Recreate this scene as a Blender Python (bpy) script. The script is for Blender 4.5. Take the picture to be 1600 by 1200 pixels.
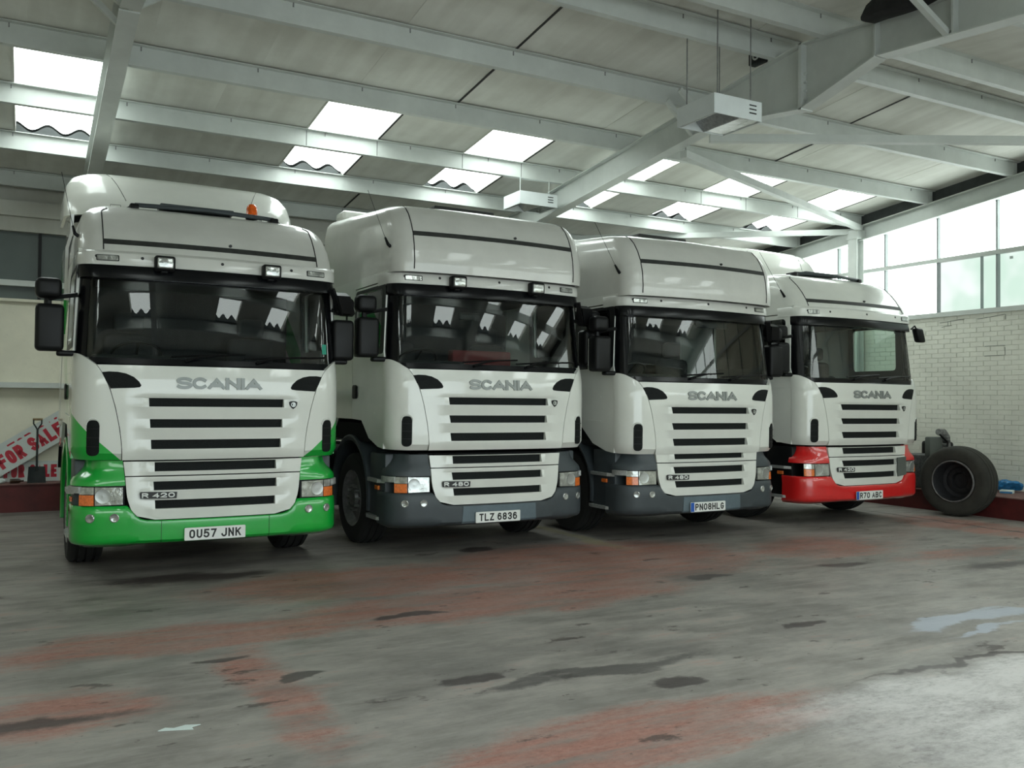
import bpy, bmesh, math, random
from mathutils import Vector, Matrix
from mathutils.geometry import tessellate_polygon

random.seed(11)
D = bpy.data
SC = bpy.context.scene
COL = SC.collection
for o in list(D.objects):
    D.objects.remove(o)

# ------------------------------------------------------------------ camera
CAM_H = 1.57
TH, PIT, ROL, FPX = math.radians(28.4), math.radians(-1.2), math.radians(0.5822), 1400.0


def cam_axes(v):
    x = v[0] * math.cos(TH) - v[1] * math.sin(TH)
    z = v[0] * math.sin(TH) + v[1] * math.cos(TH)
    y = -v[2]
    y, z = y * math.cos(PIT) - z * math.sin(PIT), z * math.cos(PIT) + y * math.sin(PIT)
    x, y = x * math.cos(ROL) - y * math.sin(ROL), x * math.sin(ROL) + y * math.cos(ROL)
    return x, y, z


ax = [cam_axes(e) for e in ((1, 0, 0), (0, 1, 0), (0, 0, 1))]
right = Vector((ax[0][0], ax[1][0], ax[2][0]))
up = -Vector((ax[0][1], ax[1][1], ax[2][1]))
back = -Vector((ax[0][2], ax[1][2], ax[2][2]))
cam_data = D.cameras.new('camera')
cam_data.sensor_width = 36.0
cam_data.lens = FPX / 1600.0 * 36.0
cam_data.clip_start = 0.05
cam = D.objects.new('camera', cam_data)
COL.objects.link(cam)
cm = Matrix((right, up, back)).transposed().to_4x4()
cm.translation = Vector((0, 0, CAM_H))
cam.matrix_world = cm
SC.camera = cam

# ------------------------------------------------------------------ sky and exposure
SKY = 3.6        # overcast daylight outside
PANE = 7.0       # daylit translucent roof sheets
FROST = 5.2      # daylit frosted panes
w = D.worlds.new('overcast_sky')
SC.world = w
w.use_nodes = True
bg = w.node_tree.nodes['Background']
bg.inputs[0].default_value = (0.82, 0.94, 0.96, 1)
bg.inputs[1].default_value = SKY
vs = SC.view_settings
vs.view_transform = 'Standard'
vs.look = 'None'
vs.gamma = 1.0
vs.exposure = 0.0
vs.use_curve_mapping = False
SC.cycles.max_bounces = 8
SC.cycles.diffuse_bounces = 3
SC.cycles.glossy_bounces = 3


# ------------------------------------------------------------------ materials
class NT:
    def __init__(self, name):
        self.m = D.materials.new(name)
        self.m.use_nodes = True
        self.t = self.m.node_tree
        self.b = self.t.nodes['Principled BSDF']
        self.out = self.t.nodes['Material Output']

    def n(self, kind, **kw):
        nd = self.t.nodes.new(kind)
        for k, v in kw.items():
            if k.startswith('i_'):
                key = k[2:].replace('_', ' ')
                nd.inputs[key].default_value = v
            else:
                setattr(nd, k, v)
        return nd

    def l(self, a, b):
        self.t.links.new(a, b)

    def val(self, x, sock):
        if isinstance(x, (int, float)):
            sock.default_value = x
        else:
            self.l(x, sock)

    def math(self, op, a, b=0.0, c=0.0, clamp=False):
        nd = self.n('ShaderNodeMath', operation=op, use_clamp=clamp)
        self.val(a, nd.inputs[0])
        self.val(b, nd.inputs[1])
        self.val(c, nd.inputs[2])
        return nd.outputs[0]

    def coord(self, kind='Object'):
        return self.n('ShaderNodeTexCoord').outputs[kind]

    def mapping(self, vec, scale=(1, 1, 1), loc=(0, 0, 0), rot=(0, 0, 0)):
        nd = self.n('ShaderNodeMapping')
        nd.inputs['Scale'].default_value = scale
        nd.inputs['Location'].default_value = loc
        nd.inputs['Rotation'].default_value = rot
        self.l(vec, nd.inputs['Vector'])
        return nd.outputs[0]

    def noise(self, vec, scale=5.0, detail=4.0, rough=0.6, dist=0.0):
        nd = self.n('ShaderNodeTexNoise')
        nd.inputs['Scale'].default_value = scale
        nd.inputs['Detail'].default_value = detail
        nd.inputs['Roughness'].default_value = rough
        nd.inputs['Distortion'].default_value = dist
        self.l(vec, nd.inputs['Vector'])
        return nd.outputs[0]

    def ramp(self, fac, lo, hi):
        nd = self.n('ShaderNodeMapRange', clamp=True, interpolation_type='SMOOTHSTEP')
        self.val(fac, nd.inputs[0])
        nd.inputs[1].default_value = lo
        nd.inputs[2].default_value = hi
        return nd.outputs[0]

    def mix(self, fac, a, b):
        nd = self.n('ShaderNodeMix', data_type='RGBA')
        self.val(fac, nd.inputs[0])
        for x, s in ((a, nd.inputs[6]), (b, nd.inputs[7])):
            if isinstance(x, (tuple, list)):
                s.default_value = (x[0], x[1], x[2], 1)
            else:
                self.l(x, s)
        return nd.outputs[2]

    def sep(self, vec):
        nd = self.n('ShaderNodeSeparateXYZ')
        self.l(vec, nd.inputs[0])
        return nd.outputs

    def bump(self, h, strength=0.3, dist=0.01):
        nd = self.n('ShaderNodeBump')
        nd.inputs['Strength'].default_value = strength
        nd.inputs['Distance'].default_value = dist
        self.l(h, nd.inputs['Height'])
        self.l(nd.outputs[0], self.b.inputs['Normal'])

    def base(self, c):
        if isinstance(c, (tuple, list)):
            self.b.inputs['Base Color'].default_value = (c[0], c[1], c[2], 1)
        else:
            self.l(c, self.b.inputs['Base Color'])

    def set(self, **kw):
        for k, v in kw.items():
            key = {'rough': 'Roughness', 'metal': 'Metallic', 'coat': 'Coat Weight', 'coatr': 'Coat Roughness',
                   'spec': 'Specular IOR Level', 'trans': 'Transmission Weight', 'ior': 'IOR'}[k]
            self.val(v, self.b.inputs[key])
        return self


def sc(c, k):
    return tuple(min(1.0, x * k) for x in c)


def mat(name, col, rough=0.5, metal=0.0, coat=0.0, var=0.12, nscale=4.0, bump=0.0, bscale=60.0, spec=0.5):
    t = NT(name)
    v = t.coord()
    f = t.noise(v, nscale, 5.0, 0.65)
    t.base(t.mix(t.ramp(f, 0.3, 0.7), sc(col, 1 - var), sc(col, 1 + var)))
    t.set(rough=rough, metal=metal, coat=coat, coatr=0.05, spec=spec)
    if bump:
        t.bump(t.noise(v, bscale, 3.0), bump, 0.004)
    return t.m


MT = {}
MT['white'] = mat('white_paint', (0.70, 0.71, 0.66), 0.32, coat=0.9, var=0.035, nscale=2.2)
MT['roofwhite'] = mat('dusty_white_paint', (0.60, 0.60, 0.56), 0.36, coat=0.6, var=0.05, nscale=2.0)
MT['green'] = mat('green_paint', (0.0, 0.36, 0.035), 0.3, coat=1.0, var=0.06)
MT['red'] = mat('red_paint', (0.62, 0.012, 0.012), 0.32, coat=1.0, var=0.06)
MT['slate'] = mat('slate_grey_plastic', (0.042, 0.052, 0.058), 0.5, var=0.1)
MT['slate_light'] = mat('worn_blue_grey_plastic', (0.10, 0.135, 0.155), 0.55, var=0.12)
MT['black'] = mat('black_plastic', (0.006, 0.0065, 0.007), 0.42, var=0.2, spec=0.22)
MT['blackgloss'] = mat('gloss_black_plastic', (0.004, 0.0045, 0.0055), 0.18, var=0.15, spec=0.25)
MT['mesh'] = mat('black_grille_mesh', (0.006, 0.0075, 0.0075), 0.7, var=0.5, nscale=140, bump=0.6, bscale=180, spec=0.2)
MT['rubber'] = mat('tyre_rubber', (0.009, 0.009, 0.0085), 0.9, var=0.2, bump=0.2)
MT['oldrubber'] = mat('dusty_tyre_rubber', (0.030, 0.029, 0.024), 0.9, var=0.25, bump=0.2)
MT['seam'] = mat('dark_seam', (0.012, 0.012, 0.012), 0.7)
MT['chrome'] = mat('silver_trim', (0.50, 0.52, 0.51), 0.32, metal=0.85, var=0.06)
MT['letter'] = mat('silver_lettering', (0.25, 0.265, 0.255), 0.42, metal=0.35, var=0.05)
MT['alu'] = mat('step_aluminium', (0.42, 0.43, 0.42), 0.5, metal=0.5, var=0.2, nscale=60)
MT['rim'] = mat('wheel_rim_steel', (0.22, 0.22, 0.22), 0.5, metal=0.6, var=0.2, nscale=20)
MT['darkrim'] = mat('dirty_dark_rim', (0.020, 0.020, 0.023), 0.7, metal=0.2, var=0.3, nscale=20)
MT['chassis'] = mat('chassis_paint', (0.007, 0.007, 0.007), 0.8, var=0.3, spec=0.15)
MT['cabin'] = mat('cabin_plastic', (0.014, 0.016, 0.017), 0.75, var=0.15, spec=0.3)
MT['fabric'] = mat('seat_fabric', (0.012, 0.013, 0.016), 0.95, var=0.25, nscale=40)
MT['redfab'] = mat('red_cloth', (0.10, 0.006, 0.009), 0.85, var=0.2)
MT['stripe'] = mat('dark_roof_strip', (0.024, 0.026, 0.024), 0.6, var=0.3, nscale=12)
MT['plate'] = mat('number_plate_white', (0.72, 0.73, 0.70), 0.4, var=0.04)
MT['ink'] = mat('black_print', (0.008, 0.008, 0.008), 0.5)
MT['eublue'] = mat('blue_print', (0.012, 0.09, 0.42), 0.5)
MT['amber'] = mat('amber_lens', (0.75, 0.17, 0.03), 0.18, coat=0.5, var=0.2, nscale=60)
MT['beacon'] = mat('orange_beacon_lens', (0.85, 0.13, 0.01), 0.12, coat=0.6, var=0.15, nscale=40)
MT['mullion'] = mat('grey_glazing_bar', (0.24, 0.27, 0.27), 0.5, var=0.08)
MT['steel'] = mat('painted_white_steel', (0.55, 0.58, 0.555), 0.5, var=0.08, nscale=1.5, bump=0.08, bscale=25)
MT['darkvoid'] = mat('shaded_gap_and_deck_grey', (0.05, 0.055, 0.055), 0.9, var=0.2)  # dark grey for the shaded gap strip, roof deck and wavy closers
MT['lampbox'] = mat('lamp_housing_enamel', (0.66, 0.70, 0.70), 0.45, var=0.04)
MT['lampin'] = mat('lamp_reflector', (0.35, 0.36, 0.36), 0.3, metal=0.6, var=0.2, nscale=30)
MT['kerb'] = mat('oxblood_floor_paint', (0.085, 0.010, 0.010), 0.55, var=0.3, nscale=3.0, bump=0.15, bscale=20)
MT['kerbtop'] = mat('worn_ledge_top', (0.16, 0.085, 0.075), 0.75, var=0.35, nscale=6.0, bump=0.2)
MT['board'] = mat('sign_board_white', (0.52, 0.56, 0.54), 0.5, var=0.05)
MT['signred'] = mat('sign_red_print', (0.42, 0.012, 0.03), 0.5, var=0.1)
MT['shovel'] = mat('shovel_steel', (0.016, 0.021, 0.022), 0.55, metal=0.3, var=0.25, nscale=12)
MT['woodgrip'] = mat('worn_wood_grip', (0.22, 0.15, 0.07), 0.7, var=0.25, nscale=30)
MT['blue'] = mat('blue_plastic_wrap', (0.02, 0.16, 0.36), 0.4, var=0.35, nscale=30)
MT['teal'] = mat('dark_teal_cloth', (0.012, 0.06, 0.06), 0.9, var=0.35, nscale=20)
MT['engine'] = mat('grimy_cast_metal', (0.075, 0.078, 0.078), 0.6, metal=0.3, var=0.45, nscale=18, bump=0.4, bscale=50)
MT['enginelight'] = mat('dull_cast_alloy', (0.22, 0.22, 0.215), 0.55, metal=0.4, var=0.3, nscale=25, bump=0.3, bscale=60)
MT['tarp'] = mat('dark_tarpaulin', (0.010, 0.010, 0.011), 0.75, var=0.5, nscale=8, bump=0.4, bscale=14)
MT['paper'] = mat('paper', (0.55, 0.62, 0.60), 0.8, var=0.05)
MT['greensticker'] = mat('green_sticker', (0.02, 0.30, 0.20), 0.6)
MT['greypatch'] = mat('grey_cover_panel', (0.085, 0.095, 0.085), 0.6, var=0.1)
MT['bottle'] = mat('dark_brown_glass', (0.035, 0.02, 0.012), 0.2, var=0.3)


def glass_mat(name, tint, refl=1.0, rough=0.0):
    t = NT(name)
    fr = t.n('ShaderNodeFresnel')
    fr.inputs['IOR'].default_value = 1.5
    tr = t.n('ShaderNodeBsdfTransparent')
    tr.inputs[0].default_value = (*tint, 1)
    gl = t.n('ShaderNodeBsdfGlossy')
    gl.inputs['Roughness'].default_value = rough
    gl.inputs['Color'].default_value = (refl, refl, refl, 1)
    mx = t.n('ShaderNodeMixShader')
    t.l(t.math('ADD', t.math('MULTIPLY', fr.outputs[0], 1.15), 0.0, clamp=True), mx.inputs[0])
    t.l(tr.outputs[0], mx.inputs[1])
    t.l(gl.outputs[0], mx.inputs[2])
    t.l(mx.outputs[0], t.out.inputs[0])
    return t.m


MT['glass'] = glass_mat('tinted_windscreen_glass', (0.85, 0.93, 0.90))
MT['sideglass'] = glass_mat('tinted_side_glass', (0.86, 0.94, 0.90))


def lens_mat():
    t = NT('clear_lamp_lens')
    v = t.coord()
    f = t.noise(v, 16, 3, 0.6)
    t.base(t.mix(t.ramp(f, 0.3, 0.75), (0.30, 0.31, 0.29), (0.62, 0.64, 0.61)))
    t.set(rough=0.14, metal=0.55, coat=0.8)
    t.bump(f, 0.35, 0.01)
    return t.m


MT['lens'] = lens_mat()


def emit_mat(name, col, strength, nscale=0.0):
    t = NT(name)
    e = t.n('ShaderNodeEmission')
    e.inputs[1].default_value = strength
    if nscale:
        f = t.noise(t.coord(), nscale, 2.0)
        t.l(t.mix(f, sc(col, 0.86), col), e.inputs[0])
    else:
        e.inputs[0].default_value = (*col, 1)
    t.l(e.outputs[0], t.out.inputs[0])
    return t.m


MT['skylight'] = emit_mat('daylit_roof_sheet', (0.90, 1.0, 0.96), PANE)
MT['frost'] = emit_mat('daylit_frosted_glass', (0.89, 1.0, 0.95), FROST, 0.8)


def hedge_pane():
    t = NT('frosted_glass_before_hedge')
    e = t.n('ShaderNodeEmission')
    f = t.noise(t.coord(), 1.3, 2.0)
    t.l(t.mix(t.ramp(f, 0.35, 0.62), (0.66, 0.86, 0.74), (0.92, 1.0, 0.97)), e.inputs[0])
    e.inputs[1].default_value = 1.05
    t.l(e.outputs[0], t.out.inputs[0])
    return t.m


MT['hedgepane'] = hedge_pane()


def dimglass():
    t = NT('dirty_wired_glass')
    v = t.coord()
    t.base(t.mix(t.noise(v, 1.4, 4), (0.055, 0.075, 0.07), (0.10, 0.125, 0.115)))
    t.set(rough=0.35)
    return t.m


MT['dimglass'] = dimglass()


def ceiling_mat():
    t = NT('grey_fibre_board')
    oi = t.n('ShaderNodeObjectInfo')
    v = t.coord('Object')
    add = t.n('ShaderNodeVectorMath', operation='ADD')
    t.l(v, add.inputs[0])
    mul = t.n('ShaderNodeVectorMath', operation='SCALE')
    t.l(oi.outputs['Location'], mul.inputs[0])
    mul.inputs['Scale'].default_value = 1.7
    t.l(mul.outputs[0], add.inputs[1])
    a = t.noise(add.outputs[0], 1.1, 4, 0.6)
    st = t.noise(t.mapping(add.outputs[0], (5.0, 0.5, 1)), 1.0, 3, 0.5)
    f = t.math('ADD', t.math('MULTIPLY', a, 0.55), t.math('MULTIPLY', st, 0.45))
    c = t.mix(t.ramp(f, 0.36, 0.66), (0.58, 0.58, 0.53), (0.74, 0.75, 0.70))
    fine = t.noise(v, 90, 2)
    c2 = t.mix(t.math('MULTIPLY', t.ramp(fine, 0.45, 0.75), 0.18), c, (0.76, 0.76, 0.71))
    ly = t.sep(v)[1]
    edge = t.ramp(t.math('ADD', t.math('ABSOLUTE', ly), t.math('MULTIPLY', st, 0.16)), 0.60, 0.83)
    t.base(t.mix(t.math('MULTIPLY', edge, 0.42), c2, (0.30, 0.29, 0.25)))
    t.set(rough=0.9)
    t.bump(fine, 0.12, 0.004)
    return t.m


MT['ceil'] = ceiling_mat()


def wall_mat(name, col, scale=1.0):
    t = NT(name)
    v = t.n('ShaderNodeNewGeometry').outputs['Position']
    a = t.noise(v, 0.9, 5, 0.6)
    b = t.noise(v, 14.0, 4, 0.6)
    c = t.mix(t.ramp(a, 0.3, 0.72), sc(col, 0.86), sc(col, 1.06))
    t.base(t.mix(t.math('MULTIPLY', t.ramp(b, 0.56, 0.78), 0.22), c, sc(col, 0.7)))
    t.set(rough=0.62)
    t.bump(b, 0.25, 0.004)
    return t.m


MT['wall'] = wall_mat('cream_wall_paint', (0.76, 0.735, 0.60))
MT['brickpaint'] = wall_mat('pale_brick_paint', (0.70, 0.70, 0.625))
MT['mortar'] = wall_mat('cream_painted_mortar', (0.66, 0.66, 0.59))


def floor_mat():
    t = NT('stained_concrete_floor')
    P = t.n('ShaderNodeNewGeometry').outputs['Position']
    warp = t.n('ShaderNodeTexNoise')
    warp.inputs['Scale'].default_value = 1.6
    warp.inputs['Detail'].default_value = 5
    t.l(P, warp.inputs['Vector'])
    sub = t.n('ShaderNodeVectorMath', operation='SUBTRACT')
    t.l(warp.outputs['Color'], sub.inputs[0])
    sub.inputs[1].default_value = (0.5, 0.5, 0.5)
    scl = t.n('ShaderNodeVectorMath', operation='SCALE')
    t.l(sub.outputs[0], scl.inputs[0])
    scl.inputs['Scale'].default_value = 0.55
    ad = t.n('ShaderNodeVectorMath', operation='ADD')
    t.l(P, ad.inputs[0])
    t.l(scl.outputs[0], ad.inputs[1])
    V = ad.outputs[0]
    x, y, _ = t.sep(V)
    big = t.noise(t.mapping(P, (0.45, 0.8, 1), (3.1, 1.7, 0)), 1.0, 6, 0.66)
    mid = t.noise(t.mapping(P, (1.0, 2.2, 1), (0.4, 0.2, 0)), 1.3, 8, 0.70)
    streak = t.noise(t.mapping(P, (0.9, 6.0, 1), (0, 0, 0), (0, 0, 0.12)), 1.5, 8, 0.72)
    fine = t.noise(t.mapping(P, (0.7, 1.3, 1)), 24.0, 5, 0.8)
    col = t.mix(t.ramp(mid, 0.30, 0.70), (0.152, 0.140, 0.127), (0.298, 0.277, 0.252))
    col = t.mix(t.math('MULTIPLY', t.ramp(streak, 0.46, 0.66), 0.45), col, (0.345, 0.322, 0.293))

    nz = t.math('ADD', t.math('MULTIPLY', mid, 0.55), t.math('MULTIPLY', streak, 0.45))
    rag = t.math('MULTIPLY', t.math('SUBTRACT', t.math('ADD', t.math('MULTIPLY', nz, 0.7), t.math('MULTIPLY', fine, 0.3)), 0.5), 1.6)

    def blob(cx, cy, rx, ry, soft=0.5):
        dx = t.math('DIVIDE', t.math('SUBTRACT', x, cx), rx)
        dy = t.math('DIVIDE', t.math('SUBTRACT', y, cy), ry)
        r2 = t.math('ADD', t.math('MULTIPLY', dx, dx), t.math('MULTIPLY', dy, dy))
        return t.ramp(t.math('ADD', t.math('SQRT', r2), rag), 1.0, 1.0 - soft)

    def mx(*ms):
        o = ms[0]
        for m_ in ms[1:]:
            o = t.math('MAXIMUM', o, m_)
        return o

    # worn red paint
    redmask = mx(blob(5.1, 7.5, 2.3, 1.5, 0.5), blob(3.4, 6.35, 2.6, 0.75, 0.6), blob(1.0, 6.2, 1.9, 0.5, 0.7),
                 blob(2.6, 7.5, 2.0, 0.9, 0.6), blob(2.6, 3.45, 1.7, 0.5, 0.6), blob(1.2, 4.9, 0.35, 1.5, 0.8),
                 blob(7.8, 7.2, 1.6, 1.0, 0.9), blob(0.2, 5.0, 0.8, 0.5, 0.8), blob(11.0, 7.6, 0.9, 1.8, 0.6), blob(9.0, 6.2, 1.8, 0.5, 0.9))
    rm = t.ramp(t.math('ADD', t.math('MULTIPLY', redmask, 0.55), t.math('MULTIPLY', t.math('SUBTRACT', nz, 0.5), 2.6)), 0.10, 0.55)
    redc = t.mix(t.ramp(fine, 0.3, 0.7), (0.235, 0.075, 0.052), (0.37, 0.165, 0.125))
    col = t.mix(t.math('MULTIPLY', rm, t.math('ADD', 0.42, t.math('MULTIPLY', t.ramp(streak, 0.38, 0.62), 0.42))), col, redc)
    # oil and grime stains
    dm = t.math('MULTIPLY', t.ramp(big, 0.52, 0.64), 0.42)
    col = t.mix(dm, col, (0.085, 0.078, 0.074))
    spots = t.noise(t.mapping(P, (1.2, 2.4, 1), (7.7, 2.0, 0)), 1.7, 6, 0.62)
    col = t.mix(t.math('MULTIPLY', t.ramp(spots, 0.62, 0.67), 0.75), col, (0.040, 0.026, 0.024))
    oil = mx(blob(2.5, 6.2, 0.34, 0.09, 0.3), blob(1.4, 5.1, 0.14, 0.09, 0.3), blob(2.3, 4.62, 0.26, 0.09, 0.3), blob(5.5, 6.4, 0.3, 0.08, 0.3),
             blob(3.3, 4.05, 0.22, 0.12, 0.3), blob(1.3, 8.3, 0.9, 0.3, 0.5), blob(4.92, 4.7, 0.22, 0.05, 0.3), blob(7.2, 6.3, 0.4, 0.15, 0.5),
             blob(4.25, 8.6, 0.25, 0.18, 0.3), blob(1.05, 5.6, 0.2, 0.05, 0.4), blob(0.15, 4.9, 0.45, 0.12, 0.6), blob(8.6, 5.6, 0.9, 0.2, 0.7))
    col = t.mix(t.math('MULTIPLY', oil, 0.85), col, (0.036, 0.026, 0.026))
    # dark tyre track and the joint between two slabs
    track = t.math('MULTIPLY', blob(3.0, 4.36, 1.0, 0.13, 0.35), t.ramp(streak, 0.3, 0.5))
    col = t.mix(t.math('MULTIPLY', track, 0.8), col, (0.050, 0.046, 0.044))
    joint = blob(5.6, 3.55, 1.75, 0.035, 0.5)
    joint2 = t.math('MULTIPLY', t.ramp(t.math('ABSOLUTE', t.math('SUBTRACT', x, 11.1)), 0.05, 0.01), t.ramp(y, 5.0, 5.6))
    col = t.mix(t.math('MULTIPLY', mx(joint, joint2), 0.85), col, (0.035, 0.024, 0.024))
    # slab by the doorway, painted paler to hold its bright pool of daylight
    slab = t.math('MULTIPLY', t.ramp(y, 3.56, 3.40), t.ramp(x, 2.9, 4.2))
    daylit_slab_col = t.mix(t.ramp(t.math('ADD', t.math('MULTIPLY', mid, 0.6), t.math('MULTIPLY', fine, 0.4)), 0.36, 0.60), (0.26, 0.245, 0.235), (0.56, 0.54, 0.53))
    col = t.mix(t.math('MULTIPLY', slab, 0.8), col, daylit_slab_col)
    # spilt pale wash streak
    wash = t.math('MULTIPLY', mx(blob(6.2, 4.28, 0.95, 0.12, 0.3), blob(6.1, 4.02, 0.6, 0.05, 0.4)), t.ramp(streak, 0.30, 0.44))
    col = t.mix(t.math('MULTIPLY', wash, 0.8), col, (0.34, 0.37, 0.43))
    # old yellow bay line
    line = t.math('MULTIPLY', t.ramp(t.math('ABSOLUTE', t.math('SUBTRACT', x, 5.74)), 0.13, 0.06), t.ramp(y, 7.6, 8.6))
    col = t.mix(t.math('MULTIPLY', line, 0.55), col, (0.27, 0.24, 0.13))
    # scratches and dust
    col = t.mix(t.math('MULTIPLY', t.ramp(fine, 0.58, 0.8), 0.3), col, (0.32, 0.31, 0.28))
    col = t.mix(t.math('MULTIPLY', t.ramp(fine, 0.42, 0.25), 0.35), col, (0.05, 0.045, 0.042))
    speck = t.noise(t.mapping(P, (1.0, 1.6, 1), (2.0, 5.0, 0)), 11.0, 4, 0.7)
    col = t.mix(t.math('MULTIPLY', t.ramp(speck, 0.66, 0.70), 0.7), col, (0.05, 0.036, 0.033))
    chip = t.noise(t.mapping(P, (0.8, 2.4, 1), (9.0, 1.0, 0)), 17.0, 4, 0.75)
    col = t.mix(t.math('MULTIPLY', t.ramp(chip, 0.70, 0.76), 0.5), col, (0.46, 0.44, 0.40))
    t.base(col)
    gl = t.noise(t.mapping(P, (0.6, 1.4, 1)), 1.1, 5, 0.6)
    rough = t.n('ShaderNodeMapRange')
    t.l(gl, rough.inputs[0])
    rough.inputs[1].default_value = 0.3
    rough.inputs[2].default_value = 0.7
    rough.inputs[3].default_value = 0.36
    rough.inputs[4].default_value = 0.66
    t.set(rough=rough.outputs[0], spec=0.4)
    t.bump(fine, 0.15, 0.006)
    return t.m


MT['floor'] = floor_mat()


def livery_mat():
    """white paint with a green sweep round the lower corners and a band on the sides"""
    t = NT('white_paint_with_green_sweep')
    x, y, z = t.sep(t.coord())
    xa = t.math('ABSOLUTE', x)
    lim = t.math('ADD', 1.05, t.math('ADD', t.math('MULTIPLY', t.math('SUBTRACT', xa, 0.795), 0.92),
                                      t.math('MULTIPLY', t.math('MAXIMUM', t.math('SUBTRACT', y, 0.12), 0.0), 0.30)))
    g1 = t.math('MULTIPLY', t.ramp(t.math('SUBTRACT', lim, z), -0.002, 0.002), t.ramp(y, 0.56, 0.555))
    b = t.math('SUBTRACT', z, t.math('ADD', 0.55, t.math('MULTIPLY', y, 0.85)))
    side = t.ramp(y, 0.9, 0.91)
    g2 = t.math('MULTIPLY', side, t.ramp(t.math('ABSOLUTE', t.math('SUBTRACT', b, 0.1)), 0.222, 0.22))
    g = t.math('MAXIMUM', g1, g2)
    t.base(t.mix(g, (0.70, 0.71, 0.66), (0.0, 0.36, 0.035)))
    t.set(rough=0.32, coat=0.95, coatr=0.04)
    return t.m


MT['livery'] = livery_mat()


# ------------------------------------------------------------------ mesh helpers
class MB:
    def __init__(self):
        self.v = []
        self.f = []

    def add(self, vs_, fs_):
        o = len(self.v)
        self.v += [tuple(p) for p in vs_]
        self.f += [tuple(o + i for i in f) for f in fs_]
        return self

    def box(self, x0, x1, y0, y1, z0, z1):
        vs_ = [(x, y, z) for z in (z0, z1) for y in (y0, y1) for x in (x0, x1)]
        return self.add(vs_, [(0, 2, 3, 1), (4, 5, 7, 6), (0, 1, 5, 4), (2, 6, 7, 3), (0, 4, 6, 2), (1, 3, 7, 5)])

    def rbox(self, x0, x1, y0, y1, z0, z1, r=0.02, seg=2, M=None):
        bm = bmesh.new()
        bmesh.ops.create_cube(bm, size=1.0)
        for v in bm.verts:
            v.co = Vector((x0 + (v.co.x + .5) * (x1 - x0), y0 + (v.co.y + .5) * (y1 - y0), z0 + (v.co.z + .5) * (z1 - z0)))
        r = min(r, 0.49 * min(x1 - x0, y1 - y0, z1 - z0))
        bmesh.ops.bevel(bm, geom=list(bm.edges), offset=r, segments=seg, affect='EDGES', profile=0.5)
        return self.frombm(bm, M)

    def frombm(self, bm, M=None):
        bm.verts.index_update()
        self.add([(M @ v.co if M else v.co) for v in bm.verts], [[v.index for v in f.verts] for f in bm.faces])
        bm.free()
        return self

    def tube(self, pts, r, n=8, cap=True):
        pts = [Vector(p) for p in pts]
        rs = r if isinstance(r, (list, tuple)) else [r] * len(pts)
        rings = []
        prev = None
        for i, p in enumerate(pts):
            t = (pts[min(i + 1, len(pts) - 1)] - pts[max(i - 1, 0)]).normalized()
            if prev is None:
                a = Vector((0, 0, 1)) if abs(t.z) < 0.9 else Vector((1, 0, 0))
                u = t.cross(a).normalized()
            else:
                u = (prev - t * prev.dot(t)).normalized()
            prev = u
            w_ = t.cross(u)
            rings.append([p + (u * math.cos(2 * math.pi * k / n) + w_ * math.sin(2 * math.pi * k / n)) * rs[i] for k in range(n)])
        o = len(self.v)
        for rg in rings:
            self.v += [tuple(q) for q in rg]
        for i in range(len(rings) - 1):
            for k in range(n):
                a, b = o + i * n + k, o + i * n + (k + 1) % n
                self.f.append((a, b, b + n, a + n))
        if cap:
            self.f.append(tuple(o + k for k in range(n))[::-1])
            self.f.append(tuple(o + (len(rings) - 1) * n + k for k in range(n)))
        return self

    def bar(self, p0, p1, w_, h, upv=(0, 0, 1)):
        p0, p1 = Vector(p0), Vector(p1)
        t = (p1 - p0).normalized()
        s = t.cross(Vector(upv)).normalized()
        u = s.cross(t)
        vs_ = [p + s * a * w_ / 2 + u * b * h / 2 for p in (p0, p1) for a, b in ((-1, -1), (1, -1), (1, 1), (-1, 1))]
        return self.add(vs_, [(0, 1, 2, 3), (7, 6, 5, 4), (0, 4, 5, 1), (1, 5, 6, 2), (2, 6, 7, 3), (3, 7, 4, 0)])

    def lathe(self, prof, n=32, c=(0, 0, 0), axis='x', close=False):
        o = len(self.v)
        for (h, r) in prof:
            for k in range(n):
                a = 2 * math.pi * k / n
                p = {'x': (h, r * math.cos(a), r * math.sin(a)), 'y': (r * math.cos(a), h, r * math.sin(a)),
                     'z': (r * math.cos(a), r * math.sin(a), h)}[axis]
                self.v.append((p[0] + c[0], p[1] + c[1], p[2] + c[2]))
        m_ = len(prof)
        for i in range(m_ if close else m_ - 1):
            j = (i + 1) % m_
            for k in range(n):
                k2 = (k + 1) % n
                self.f.append((o + i * n + k, o + i * n + k2, o + j * n + k2, o + j * n + k))
        return self

    def prism(self, poly, t0, t1, fn):
        """poly in 2D, extruded between t0 and t1; fn(u, v, t) -> point"""
        n = len(poly)
        o = len(self.v)
        for t in (t0, t1):
            self.v += [tuple(fn(p[0], p[1], t)) for p in poly]
        self.f.append(tuple(o + i for i in range(n))[::-1])
        self.f.append(tuple(o + n + i for i in range(n)))
        for i in range(n):
            j = (i + 1) % n
            self.f.append((o + i, o + j, o + n + j, o + n + i))
        return self

    def mirrored(self):
        m_ = MB()
        m_.v = [(-p[0], p[1], p[2]) for p in self.v]
        m_.f = [f[::-1] for f in self.f]
        return m_

    def mesh(self, name, m_, smooth=35):
        me = D.meshes.new(name)
        me.from_pydata(self.v, [], self.f)
        bm = bmesh.new()
        bm.from_mesh(me)
        bmesh.ops.recalc_face_normals(bm, faces=bm.faces)
        bm.to_mesh(me)
        bm.free()
        if smooth:
            me.shade_smooth()
            me.set_sharp_from_angle(angle=math.radians(smooth))
        me.materials.append(MT[m_] if isinstance(m_, str) else m_)
        return me

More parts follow.
